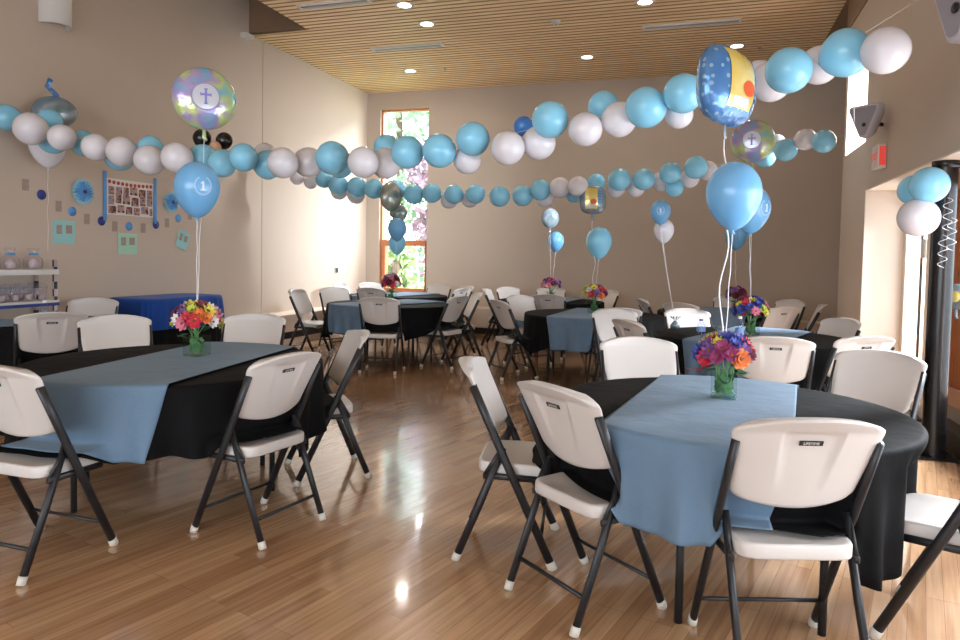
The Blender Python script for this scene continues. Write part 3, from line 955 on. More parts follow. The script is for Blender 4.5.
for z, f in ((.82, .002), (.7, .008), (.62, .010), (.56, .012)):
    rows.append(rr(.325 + (.85 - z) * .04, 0.625 + (.85 - z) * .05, 1, z - (.04 if z < .6 else 0), f))
grid(b, rows, True); b.faces.new([v for v in b.verts][:160])
o = add_obj('tablecloth', b, M['royal'], None, (-5.87, 6.52, 0), smooth=True); tag(o, 'royal blue cloth hanging over the serving table by the left wall', 'tablecloth')
b = BM(); rows = [rr(.30, .60, k, .8515) for k in (.02, .6, .97)] + [rr(.306, .606, 1, .846)]
for z, f in ((.82, .002), (.6, .006), (.3, .008), (.03, .010)):
    rows.append(rr(.306 + (.85 - z) * .015, .606 + (.85 - z) * .02, 1, z, f))
grid(b, rows, True); b.faces.new([v for v in b.verts][:160])
o = add_obj('table_skirt', b, M['black_cloth'], None, (-5.87, 6.52, 0), smooth=True); tag(o, 'black skirt under the royal blue cloth of the serving table', 'table skirt')

ORD = ['first', 'second', 'third', 'fourth', 'fifth', 'sixth', 'seventh', 'eighth', 'ninth', 'tenth', 'eleventh', 'twelfth', 'thirteenth', 'fourteenth', 'fifteenth',
       'sixteenth', 'seventeenth', 'eighteenth', 'nineteenth', 'twentieth', 'twenty-first', 'twenty-second', 'twenty-third', 'twenty-fourth', 'twenty-fifth', 'twenty-sixth']

# ================================================================== CENTREPIECES
def petal_bloom(m, r, kind):
    b = BM()
    rows = 3 if kind == 'full' else 2
    np_ = 9 if kind == 'full' else 7
    for k in range(rows):
        L = r * (1 - .22 * k); lift = .25 + .45 * k
        for i in range(np_):
            a = 2 * PI * (i + .5 * k) / np_
            ca, sa = math.cos(a), math.sin(a)
            def P(u, v):
                wid = L * .42 * math.sin(PI * min(.98, .12 + .8 * u)) * v
                rad = L * u; z = L * lift * u ** 1.4 - L * .12 * abs(v) * (u > .3) + .002 * k
                return (ca * rad - sa * wid, sa * rad + ca * wid, z)
            grid(b, [[P(u, v) for v in (-1, 0, 1)] for u in (.08, .4, .75, 1.0)])
    n0 = len(b.faces)
    rows_ = [[(r * .2 * math.sin(t) * math.cos(2 * PI * j / 8), r * .2 * math.sin(t) * math.sin(2 * PI * j / 8), r * .16 + r * .15 * math.cos(t)) for j in range(8)] for t in (.1, .8, 1.5, 2.2)]
    grid(b, rows_, True, 1)
    me = bpy.data.meshes.new('bloom'); b.to_mesh(me); b.free()
    me.materials.append(m); me.materials.append(M['yolk'])
    return me
BLOOM = {k: petal_bloom(m, .042, 'full' if i % 2 else 'open') for i, (k, m) in enumerate(FL.items())}
def vase_mesh():
    b = BM(); box(b, -.056, .056, -.056, .056, 0, .125)
    for f in list(b.faces):
        if f.normal.z > .9 or abs(f.calc_center_median().z - .125) < 1e-4:
            b.faces.remove(f)
    box(b, -.05, .05, -.05, .05, .006, .012)
    v = [(-.051, -.051), (.051, -.051), (.051, .051), (-.051, .051)]
    for z in (0,):
        pass
    return b
def centrepiece(x, y, z, R, H, palette, vl, bl, seed, nb=20, tail=None):
    rnd = random.Random(seed)
    t = empty('flower_vase', (x, y, z), rnd.uniform(-.4, .4)); tag(t, vl, 'vase', 'glass vases on the tables')
    b = vase_mesh(); o = add_obj('glass_body', b, M['vase'], t, bevel=0)
    q = empty('flower_bouquet', (x, y, z)); tag(q, bl, 'flowers', 'bouquets on the round tables')
    b = BM()
    for i in range(9):
        a = rnd.uniform(0, 6.28); rr_ = rnd.uniform(.005, .03)
        tube(b, [(rr_ * math.cos(a), rr_ * math.sin(a), .02), (1.4 * rr_ * math.cos(a), 1.4 * rr_ * math.sin(a), .13), (R * .5 * math.cos(a), R * .5 * math.sin(a), .13 + H * .5)], .004, seg=6)
    add_obj('stems', b, M['stem'], q)
    b = BM()
    for i in range(56):      # leaves wrapped inside the glass and under the blooms
        a = rnd.uniform(0, 6.28)
        if i < 38:
            r1, zz = .036, rnd.uniform(.035, .1); L, w = .05, .03
            c = Vector((r1 * math.cos(a), r1 * math.sin(a), zz)); n = Vector((-math.sin(a), math.cos(a), rnd.uniform(-.5, .5))).normalized(); s_ = Vector((0, 0, 1))
            pts = [c - n * L * .5, c - s_ * w * .6 + n * .0, c + n * L * .5, c + s_ * w * .6]
            pts = [Vector((max(-.046, min(.046, p.x)), max(-.046, min(.046, p.y)), p.z)) for p in pts]
        else:
            c = Vector((R * .55 * math.cos(a), R * .55 * math.sin(a), .13 + rnd.uniform(-.02, H * .6))); n = Vector((math.cos(a), math.sin(a), rnd.uniform(-.3, .5))).normalized(); s_ = n.cross(Vector((0, 0, 1))).normalized()
            L, w = .075, .022
            pts = [c - n * L * .5, c - s_ * w + Vector((0, 0, .006)), c + n * L * .55, c + s_ * w + Vector((0, 0, .006))]
        b.faces.new([b.verts.new(p) for p in pts])
    add_obj('leaves', b, M['leaf'], q)
    for i in range(nb):
        ga = 2.399963 * i
        el = 1 - (i + .5) / nb * 1.15
        rr_ = math.sqrt(max(0, 1 - el * el)) if el > -1 else 1
        n = Vector((rr_ * math.cos(ga), rr_ * math.sin(ga), el)).normalized()
        c = Vector((n.x * R * .82, n.y * R * .82, .135 + H * .42 + n.z * H * .5))
        o = bpy.data.objects.new('bloom', BLOOM[palette[i % len(palette)]]); COL.objects.link(o); o.parent = q
        o.location = c; s_ = rnd.uniform(.85, 1.2); o.scale = (s_, s_, s_)
        d = (n + Vector((rnd.uniform(-.2, .2), rnd.uniform(-.2, .2), .15))).normalized()
        o.rotation_mode = 'QUATERNION'; o.rotation_quaternion = d.to_track_quat('Z', 'Y')
    if tail:
        b = BM(); rows = [[(tail[0] * k - tail[1] * w, tail[1] * k + tail[0] * w, .15 - .02 * k + .01 * math.sin(6 * k)) for w in (-.12, .12)] for k in (.2, .5, .8, 1.0, 1.15)]
        grid(b, rows); add_obj('petal', b, FL['red'], q)
TT = TZ + .0185
mix1 = ['purple', 'yellow', 'blue', 'magenta', 'red', 'blue', 'wine', 'yellow', 'magenta', 'lime', 'blue', 'orange', 'purple', 'red', 'yellow', 'magenta', 'wine', 'white', 'purple', 'lime']
mix2 = ['wine', 'pink', 'yellow', 'red', 'white', 'wine', 'orange', 'purple', 'white', 'pink', 'lime', 'red', 'wine', 'yellow', 'white', 'purple', 'pink', 'lime', 'orange', 'white']
mix3 = ['pink', 'red', 'white', 'wine', 'pink', 'magenta', 'white', 'purple', 'red', 'pink']
mix4 = ['purple', 'orange', 'yellow', 'magenta', 'lime', 'red', 'purple', 'white', 'orange', 'pink']
mix5 = ['blue', 'purple', 'yellow', 'pink', 'magenta', 'blue', 'yellow', 'red', 'lime', 'purple']
mix6 = ['pink', 'purple', 'magenta', 'pink', 'wine', 'purple']
CP = [
    (.12, 3.37, .135, .155, mix1, 'square glass vase on the blue strip of the front right table', 'multicoloured bouquet with blue, purple and yellow flowers on the front right table', 11, 34, (-.15, -.04)),
    (-2.87, 3.42, .15, .19, mix2, 'square glass vase on the blue strip of the front left table', 'round bouquet with a big red flower and yellow petals on the front left table', 12, 38, None),
    (-3.90, 8.35, .13, .26, mix3, 'glass vase on the window-side table', 'tall pink and red bouquet in front of the back window', 13, 34, None),
    (-1.17, 8.08, .16, .19, mix4, 'glass vase on the centre table', 'purple, orange and yellow bouquet on the centre table', 14, 20, None),
    (.42, 6.28, .15, .20, mix5, 'glass vase on the middle right table', 'blue, yellow and pink bouquet on the middle right table', 15, 28, None),
    (.44, 9.2, .13, .19, ['wine', 'pink', 'purple', 'red', 'wine'], 'glass vase on the far right table', 'dark pink bouquet, farthest on the right', 16, 18, None),
    (-2.15, 10.3, .17, .20, mix6, 'glass vase on the far centre table', 'mauve pink bouquet near the back wall', 17, 18, None),
]
for (x, y, R, H, pal, vl, bl, sd, nb, tail) in CP:
    centrepiece(x, y, TT, R, H, pal, vl, bl, sd, nb, tail)

# bottles and weights on the tables
def bottle(x, y, z, h, r, capm, lab, wrap=True):
    t = empty('water_bottle', (x, y, z)); tag(t, lab, 'bottle')
    b = BM(); lathe(b, [(0, 0), (r * .9, 0), (r, .008), (r, h * .62), (r * .9, h * .7), (r * .42, h * .86), (r * .40, h * .93)], 20); add_obj('bottle_body', b, M['bottle'], t, smooth=True)
    b = BM(); lathe(b, [(r * .46, h * .9), (r * .46, h), (0, h)], 16); add_obj('bottle_cap', b, capm, t)
    if wrap:
        b = BM(); lathe(b, [(r * 1.015, h * .28), (r * 1.015, h * .55)], 20); add_obj('wrap_label', b, M['label_blue'], t, smooth=True)
bottle(.02, 6.05, TT, .145, .036, M['cap_purple'], 'short bottle with purple cap on the middle right table')
bottle(.31, 5.80, TT, .20, .034, M['cap_white'], 'clear water bottle beside the vase on the middle right table')
bottle(-5.12, 4.30, TT, .20, .034, M['cap_white'], 'clear water bottle on the far left table before the display rack')
def weight(x, y, lab):
    t = empty('balloon_weight', (x, y, TT)); tag(t, lab, 'balloon weight')
    b = BM(); lathe(b, [(0, 0), (.04, 0), (.045, .03), (.02, .06), (.012, .07)], 14); add_obj('weight_body', b, M['foil_silver'], t, smooth=True)
    b = BM()
    for i in range(10):
        a = 2 * PI * i / 10
        b.faces.new([b.verts.new(p) for p in ((.01 * math.cos(a), .01 * math.sin(a), .066), (.05 * math.cos(a - .2), .05 * math.sin(a - .2), .11), (.065 * math.cos(a), .065 * math.sin(a), .1), (.05 * math.cos(a + .2), .05 * math.sin(a + .2), .11))])
    add_obj('foil_frill', b, M['foil_silver'], t)
weight(.15, 5.85, 'silvery green balloon weight just behind the front right bouquet')
weight(-.21, 6.66, 'small balloon weight at the far left edge of the middle right table')

# ================================================================== DISPLAY RACK
t = empty('display_rack', (-6.07, 4.45, 0)); tag(t, 'slim rack with dark checked posts and treat shelves at the far left', 'rack')
for sx in (-1, 1):
    for sy in (-1, 1):
        b = BM(); tube(b, [(sx * .12, sy * .66, 0), (sx * .12, sy * .66, 1.27)], .022, seg=10); add_obj('post', b, M['check'], t, smooth=True)
for z in (.12, .55, .86, 1.16):
    add_obj('shelf', boxes((-.15, .15, -.68, .68, z, z + .02)), M['metal_white'], t, bevel=.003)
    add_obj('shelf_rail', boxes((.135, .15, -.68, .68, z - .03, z)), M['paper_navy'] if z < 1 else M['metal_white'], t)
rnd = random.Random(4)
for i in range(5):
    y = 4.97 - i * .235
    t = empty('treat_bag', (-6.05, y, 1.181)); tag(t, 'clear cellophane treat bag on the top shelf of the rack', 'treat bag', 'treat bags on the top shelf of the rack')
    b = BM(); rows = [[(k * .075 * math.cos(a) * (1 + .12 * math.sin(5 * a)), k * .085 * math.sin(a) * (1 + .12 * math.sin(5 * a)), z) for a in [2 * PI * j / 20 for j in range(20)]] for k, z in ((.85, 0), (1, .05), (.9, .1), (.3, .14), (.6, .2))]
    grid(b, rows, True); add_obj('bag_film', b, M['cello'], t, smooth=True)
    b = BM(); lathe(b, [(0, .004), (.045, .004), (.05, .05), (.03, .09), (0, .1)], 12); add_obj('bag_filling', b, M['treat'], t, smooth=True)
    add_obj('bag_bow', boxes((-.02, .02, -.04, .04, .13, .15)), M['paper_blue'], t, bevel=.006)
for i in range(9):
    for j in range(2):
        y = 5.02 - i * .135
        t = empty('treat_cup', (-6.13 + j * .12, y, .881)); tag(t, 'small clear treat cup on the middle shelf of the rack', 'cup', 'treat cups on the middle shelf of the rack')
        b = BM(); lathe(b, [(0, 0), (.032, 0), (.046, .13)], 16); add_obj('cup_body', b, M['cello'], t, smooth=True)
        b = BM(); lathe(b, [(0, .008), (.029, .008), (.033, .06), (0, .065)], 12); add_obj('cup_filling', b, M['treat'], t, smooth=True)
        b = BM(); lathe(b, [(.05, .115), (.05, .13), (.03, .16), (0, .17)], 16); add_obj('cup_lid', b, M['cello'], t, smooth=True)

# ================================================================== WALL DECORATIONS (left wall)
t = empty('photo_board', (LX, 6.335, 1.97)); tag(t, 'photo collage board between two blue rods on the left wall', 'photo board')
add_obj('board_panel', boxes((.004, .014, -.34, .34, -.20, .20)), M['paper_white'], t)
for s in (-1, 1):
    b = BM(); tube(b, [(.02, s * .365, -.27), (.02, s * .365, .27)], .018, seg=10); add_obj('rod', b, M['paper_blue'], t, smooth=True)
b = BM()
for i in range(11):
    yy = -.30 + .06 * i
    lathe(b, [(0, -.005), (.021, -.005), (.021, .004), (0, .004)], 10, center=(0, 0, 0))
    bmesh.ops.transform(b, matrix=Matrix.Translation((.016, yy, .162 - .014 * math.sin(PI * i / 10))) @ Matrix.Rotation(PI / 2, 4, 'Y'), verts=b.verts[-40:])
add_obj('pennant_row', b, M['red_print'], t)
k = 0
for row, (z, hh_) in enumerate([(.075, .09), (-.03, .1), (-.135, .085)]):
    yy = -.315
    while yy < .29:
        w = rnd.uniform(.07, .11)
        dz = rnd.uniform(-.012, .012)
        w2 = min(w, .32 - yy)
        p = add_obj('photo', boxes((.0145, .018, 0, w2, -hh_ / 2, hh_ / 2)), PHOTO[k % 5], t, (0, yy, z + dz)); k += 1
        yy += w + .022
def paper_fan(y, z, r, lab):
    t = empty('paper_fan', (LX, y, z)); tag(t, lab, 'paper fan')
    b = BM(); n = 48
    rows = []
    for q in (.12, .55, 1.0):
        rows.append([(.012 + (.018 if j % 2 else .0) * q + .02 * (1 - q), r * q * math.cos(2 * PI * j / n), r * q * math.sin(2 * PI * j / n)) for j in range(n)])
    grid(b, rows, True)
    o = add_obj('pleated_disc', b, M['paper_pale'], t)
    for f in o.data.polygons: f.use_smooth = False
    b = BM(); n = 40
    rows = [[(.016 + (.018 if j % 2 else .0) * q + .03 * (1 - q), r * .78 * q * math.cos(2 * PI * j / n), r * .78 * q * math.sin(2 * PI * j / n)) for j in range(n)] for q in (.1, .55, 1.0)]
    grid(b, rows, True); o = add_obj('pleated_disc', b, M['paper_blue'], t)
    for f in o.data.polygons: f.use_smooth = False
    b = BM(); lathe(b, [(0, .05), (.022, .05), (.022, .04)], 14); b.transform(Matrix.Rotation(PI / 2, 4, 'Y')); add_obj('fan_centre', b, M['paper_navy'], t)
paper_fan(5.69, 1.985, .135, 'blue pleated paper fan left of the photo board')
paper_fan(6.97, 1.98, .125, 'blue pleated paper fan right of the photo board, half behind the big balloon')
def card(y, z, w, h, rot, m, lab):
    t = empty('wall_card', (LX, y, z)); t.rotation_euler = (rot, 0, 0); tag(t, lab, 'wall card')
    add_obj('card_sheet', boxes((.003, .007, -w / 2, w / 2, -h / 2, h / 2)), m, t)
    add_obj('card_patch', boxes((.007, .009, -w * .34, -w * .1, -.02, h * .3)), M['paper_cream'], t)
    add_obj('card_patch', boxes((.007, .009, w * .08, w * .36, -h * .05, h * .3)), M['paper_cream'], t)
card(5.47, 1.55, .26, .24, 0, M['paper_teal'], 'pale blue card on the left wall, nearest the display rack')
card(6.30, 1.45, .28, .24, 0, M['paper_mint'], 'mint green card on the left wall below the photo board')
card(7.18, 1.52, .20, .23, -.35, M['paper_teal'], 'tilted pale blue card on the left wall near the balloon ribbon')
for i, (y, z) in enumerate([(5.22, 1.91), (5.57, 1.77), (5.94, 1.69), (6.32, 1.65), (6.73, 1.69), (7.10, 1.79)]):
    b = BM(); lathe(b, [(0, .003), (.05, .003), (.05, .006), (0, .006)], 18); b.transform(Matrix.Rotation(PI / 2, 4, 'Y'))
    o = add_obj('paper_cutout', b, M['paper_navy'] if i % 2 == 0 else M['paper_blue'], None, (LX, y, z))
    pl = ['above the card nearest the rack', 'beside the left fan', 'under the left rod', 'under the middle of the photo board', 'under the right rod', 'under the right fan'][i]
    tag(o, ('navy' if i % 2 == 0 else 'mid blue') + ' paper cutout on the left wall, ' + pl, 'paper cutout', 'paper cutouts in an arc on the left wall')
for i, (y, z) in enumerate([(5.05, 1.99), (5.41, 1.81), (5.75, 1.70), (6.12, 1.64), (6.53, 1.64), (6.91, 1.72), (7.31, 1.84)]):
    o = add_obj('paper_cutout', boxes((.003, .006, -.035, .035, -.055, .055)), M['paper_cream'], None, (LX, y, z), bevel=.002)
    tag(o, 'small beige paper cutout, %s beige one from left in wall arc' % ORD[i], 'paper cutout', 'paper cutouts in an arc on the left wall')

# ================================================================== BALLOONS
def balloon_profile(r, long=1.0):
    pts = []
    for i in range(17):
        a = PI * i / 17
        z = math.cos(a); q = math.sin(a)
        if z < 0:
            z *= 1.0 + .22 * long * (-z) ** 1.5; q *= 1 - .07 * (-z) ** 2
        pts.append((q * r if i else 0.0, z * r * 1.02))
    zb = -(1.0 + .25 * long) * r
    pts += [(.07 * r, zb * .99), (.05 * r, zb - .02 * r), (.09 * r, zb - .08 * r), (.06 * r, zb - .10 * r), (0, zb - .10 * r)]
    return pts, zb
BAL = {}
def balloon_mesh(c, kind):
    k = (c, kind)
    if k not in BAL:
        b = BM(); p, zb = balloon_profile(1.0, .35 if kind == 'round' else 1.0); lathe(b, p, 28)
        bmesh.ops.remove_doubles(b, verts=b.verts[:], dist=1e-5); bmesh.ops.recalc_face_normals(b, faces=b.faces[:])
        me = bpy.data.meshes.new('balloon')
        for f in b.faces: f.smooth = True
        b.to_mesh(me); b.free(); me.materials.append(M[c]); BAL[k] = me
    return BAL[k]
NEAR_GARLAND = [
    (-6.15,4.79,2.58,0.120,'b'), (-5.66,4.63,2.43,0.141,'w'), (-5.84,4.97,2.57,0.112,'b'), (-5.71,4.89,2.38,0.129,'b'), (-5.35,4.67,2.35,0.114,'w'),
    (-5.37,4.91,2.34,0.118,'b'), (-4.95,4.65,2.25,0.115,'w'), (-4.94,4.89,2.21,0.129,'b'), (-4.70,4.68,2.21,0.127,'w'), (-4.52,4.81,2.26,0.103,'b'),
    (-4.39,4.66,2.13,0.125,'w'), (-4.05,4.59,2.13,0.125,'w'), (-4.00,4.83,2.15,0.126,'b'), (-3.73,4.74,2.10,0.114,'b'), (-3.38,4.54,2.11,0.108,'b'),
    (-3.43,4.89,2.18,0.098,'w'), (-3.31,4.75,2.08,0.115,'b'), (-3.03,4.54,2.06,0.117,'w'), (-2.94,4.75,2.09,0.117,'w'), (-2.62,4.56,2.09,0.124,'b'),
    (-2.69,4.80,2.08,0.109,'b'), (-2.32,4.47,2.04,0.111,'w'), (-2.31,4.83,2.20,0.099,'b'), (-2.25,4.69,2.06,0.115,'w'), (-2.00,4.52,2.11,0.117,'b'),
    (-1.75,4.50,2.11,0.118,'b'), (-1.59,4.63,2.06,0.099,'w'), (-1.50,4.48,2.18,0.115,'b'), (-1.25,4.47,2.11,0.114,'w'), (-1.21,4.73,2.30,0.070,'d'),
    (-1.07,4.60,2.16,0.115,'w'), (-0.96,4.44,2.28,0.120,'b'), (-0.73,4.44,2.21,0.109,'w'), (-0.65,4.67,2.40,0.103,'b'), (-0.53,4.53,2.28,0.113,'w'),
    (-0.35,4.39,2.32,0.126,'b'), (-0.16,4.55,2.30,0.088,'w'), (-0.13,4.33,2.38,0.117,'b'), (0.37,4.53,2.47,0.120,'w'), (0.31,4.71,2.55,0.101,'w'),
    (0.44,4.29,2.47,0.127,'b'), (0.64,4.60,2.57,0.114,'w'), (0.74,4.37,2.57,0.134,'b'), (0.90,4.19,2.52,0.122,'w'),
]
FAR_GARLAND = [
    (-5.81,8.35,2.51,0.112,'w'), (-5.33,8.33,2.42,0.096,'w'), (-5.11,8.32,2.36,0.096,'w'), (-4.83,8.20,2.38,0.120,'b'), (-4.58,8.13,2.29,0.132,'b'),
    (-4.69,8.35,2.23,0.115,'w'), (-4.31,8.15,2.26,0.137,'b'), (-4.44,8.36,2.18,0.121,'w'), (-4.05,8.11,2.23,0.129,'b'), (-3.81,8.27,2.23,0.130,'b'),
    (-3.50,8.13,2.16,0.127,'b'), (-3.25,8.12,2.17,0.123,'b'), (-2.94,8.08,2.15,0.121,'b'), (-3.07,8.26,2.10,0.114,'w'), (-2.66,8.08,2.15,0.120,'b'),
    (-2.79,8.26,2.11,0.113,'w'), (-2.35,8.08,2.12,0.127,'b'), (-2.07,8.11,2.13,0.127,'b'), (-1.84,8.05,2.19,0.125,'b'), (-1.83,8.27,2.11,0.109,'w'),
    (-1.60,8.02,2.21,0.123,'w'), (-1.37,7.94,2.21,0.121,'w'), (-1.46,8.21,2.15,0.101,'b'), (-1.20,8.17,2.28,0.106,'b'), (-0.91,7.99,2.29,0.129,'b'),
    (-0.97,8.20,2.21,0.105,'w'), (-0.64,7.99,2.29,0.124,'b'), (-0.74,8.18,2.21,0.104,'w'), (-0.46,8.23,2.29,0.115,'w'), (-0.35,7.96,2.35,0.122,'b'),
    (-0.31,8.11,2.20,0.102,'b'), (-0.08,7.90,2.40,0.125,'b'), (-0.15,8.22,2.32,0.108,'w'), (0.04,8.12,2.39,0.111,'w'), (0.64,8.29,2.55,0.116,'b'),
    (0.74,8.17,2.68,0.098,'w'), (0.82,8.00,2.58,0.120,'b'), (0.99,7.86,2.66,0.111,'w'), (1.14,7.70,2.61,0.116,'b'),
]
def garland(G, where, group, ext0, ext1):
    cnt = {'b': 0, 'w': 0, 'd': 0}
    rnd = random.Random(where)
    order = sorted(range(len(G)), key=lambda i: math.atan2(G[i][0], G[i][1]))
    path = []
    for n, i in enumerate(order):
        win = [G[j] for j in order[max(0, n - 3):n + 4]]
        path.append(Vector((sum(w[0] for w in win) / len(win), sum(w[1] for w in win) / len(win) + .03, sum(w[2] for w in win) / len(win) + .03)))
    for n, i in enumerate(order):
        x, y, z, r, c = G[i]
        o = bpy.data.objects.new('balloon', balloon_mesh(c, 'round')); COL.objects.link(o)
        o.location = (x, y, z); o.scale = (r, r, r * .97)
        k = path[n] - Vector((x, y, z))
        k = k.normalized() + Vector((rnd.uniform(-.5, .5), .55 + rnd.uniform(-.3, .5), rnd.uniform(-.2, .4)))
        o.rotation_mode = 'QUATERNION'; o.rotation_quaternion = (-k).to_track_quat('Z', 'Y')
        cname = {'b': 'sky blue', 'w': 'white', 'd': 'deep blue'}[c]
        if c == 'd':
            lab = 'small deep blue balloon peeking out behind the ' + where
        else:
            lab = '%s balloon, %s %s one from the left wall end of the %s' % (cname, ORD[cnt[c]], cname.split()[-1], where)
        cnt[c] += 1
        tag(o, lab, 'balloon', group)
    sp = [Vector(ext0)] + path[::3] + [Vector(ext1)]
    b = BM(); tube(b, sp, .002, seg=5)
    o = add_obj('garland_string', b, M['string']); tag(o, 'thin string carrying the ' + where, 'string')
garland(NEAR_GARLAND, 'front balloon garland', 'balloons of the front garland', (LX + .01, 4.8, 2.62), (1.22, 4.40, 2.92))
garland(FAR_GARLAND, 'rear balloon garland', 'balloons of the rear garland', (LX + .01, 8.4, 2.6), (1.36, 7.62, 2.66))

def ribbon(o, pts, r=.0028, wob=.0, seed=1):
    """curling ribbon from the knot, in the balloon's own space"""
    rnd = random.Random(seed)
    P = [Vector(p) for p in pts]
    out = []
    for i in range(len(P) - 1):
        n = 14
        for j in range(n):
            t = j / n
            out.append(P[i].lerp(P[i + 1], t) + Vector((wob * math.sin(9 * (i + t) + seed), wob * math.cos(8 * (i + t)), 0)) * math.sin(PI * (i + t) / (len(P) - 1)))
    out.append(P[-1])
    b = BM(); tube(b, out, r, seg=5)
    add_obj('ribbon', b, M['ribbon'], o, smooth=True)
def latex_balloon(loc, r, c, lab, tie=None, tall=1.08, printed=None, group=None, wob=.012, name='balloon'):
    o = empty(name, loc); tag(o, lab, 'balloon', group)
    b = BM(); p, zb = balloon_profile(r, 1.0); p = [(q, z * tall) for q, z in p[:-4]]; lathe(b, p, 32)
    add_obj('balloon_skin', b, M[c], o, smooth=True)
    b = BM(); z1 = p[-1][1]; lathe(b, [(.055 * r, z1 + .01 * r), (.05 * r, z1 - .04 * r), (.10 * r, z1 - .12 * r), (.05 * r, z1 - .13 * r), (0, z1 - .13 * r)], 14); add_obj('knot', b, M[c], o, smooth=True)
    if printed is not None:
        ang, tilt = printed
        b = BM()
        def S(u, v, k=1.006):      # u, v angles on the skin around the print's centre
            a = ang + u; e = tilt + v
            return Vector((r * k * math.cos(e) * math.cos(a), r * k * math.cos(e) * math.sin(a), r * 1.02 * k * tall * math.sin(e)))
        for i in range(26):        # wreath strokes
            t_ = .55 + (2 * PI - 1.1) * i / 25 + PI / 2
            for sg in (0,):
                q0, q1 = .30, .40
                w = .055
                b.faces.new([b.verts.new(S(q0 * math.cos(t_), q0 * math.sin(t_))), b.verts.new(S(.36 * math.cos(t_ - w), .36 * math.sin(t_ - w))), b.verts.new(S(q1 * math.cos(t_ + .06), q1 * math.sin(t_ + .06))), b.verts.new(S(.34 * math.cos(t_ + w), .34 * math.sin(t_ + w)))])
        for (u0, u1, v0, v1) in ((-.045, .045, -.16, .17), (-.11, .11, -.19, -.14), (-.10, -.03, .07, .13)):
            grid(b, [[S(u0 + (u1 - u0) * i / 3, v0 + (v1 - v0) * j / 3) for i in range(4)] for j in range(4)])
        add_obj('printed_number', b, M['print'], o)
    if tie is not None:
        z1 -= .13 * r
        d = Vector(tie) - Vector(loc)
        ribbon(o, [(0, 0, z1), (d.x * .35, d.y * .35, z1 + (d.z - z1) * .4), d], r=.0022, wob=wob * .35, seed=int(r * 9999) % 17)
    return o
def foil_round(loc, r, face, m, lab, tie=None, cross=False, flat=.42, stretch=1.0, group=None, inner=True, name='foil_balloon'):
    """two-sided round foil balloon; face = direction its printed side looks"""
    o = empty(name, loc); tag(o, lab, 'foil balloon', group)
    fx, fy = face
    o.rotation_euler = (0, 0, math.atan2(fy, fx) + PI / 2)     # local -Y is the printed face
    def prof(q):
        return flat * r * max(0, 1 - q ** 2.4) ** .62
    b = BM(); n = 48
    for sg in (-1, 1):
        rows = []
        for q in (.02, .2, .4, .6, .75, .86, .93, .97, 1.0):
            rows.append([(q * r * math.cos(2 * PI * j / n), sg * prof(q) * (1 + .05 * math.cos(j * PI) * (q > .85)), stretch * q * r * math.sin(2 * PI * j / n)) for j in range(n)])
        grid(b, rows, True)
    add_obj('foil_skin', b, m, o, smooth=True)
    b = BM(); tube(b, [(0, 0, -stretch * r * .98), (0, 0, -stretch * r - .05), (.012, 0, -stretch * r - .07)], .012, .004, 8); add_obj('neck', b, m, o)
    def S(x, z, k=1.02):
        return (x, -prof(min(1, math.hypot(x, z / stretch) / r)) * k - .002, z)
    if inner:
        b = BM(); n = 36
        grid(b, [[S(q * r * math.cos(2 * PI * j / n), q * r * stretch * math.sin(2 * PI * j / n)) for j in range(n)] for q in (.02, .2, .33, .40)], True)
        add_obj('printed_disc', b, M['white_face'], o, smooth=True)
        b = BM()
        grid(b, [[S(q * r * math.cos(2 * PI * j / n), q * r * stretch * math.sin(2 * PI * j / n), 1.03) for j in range(n)] for q in (.41, .44)], True)
        add_obj('printed_ring', b, M['cross_print'], o, smooth=True)
    if cross:
        b = BM()
        for (x0, x1, z0, z1) in ((-.035, .035, -.24, .24), (-.15, .15, .02, .09), (-.06, .06, .21, .25), (-.06, .06, -.25, -.21), (-.17, -.14, -.0, .11), (.14, .17, -.0, .11)):
            grid(b, [[S((x0 + (x1 - x0) * i / 3) * r, (z0 + (z1 - z0) * j / 5) * r, 1.035) for i in range(4)] for j in range(6)])
        add_obj('printed_cross', b, M['cross_print'], o)
    if tie is not None:
        d = Vector(tie) - Vector(loc)
        d = Matrix.Rotation(-o.rotation_euler.z, 3, 'Z') @ d
        ribbon(o, [(0, 0, -stretch * r - .06), (d.x * .4, d.y * .4, d.z * .5), d], r=.0022, wob=.004, seed=5)
    return o
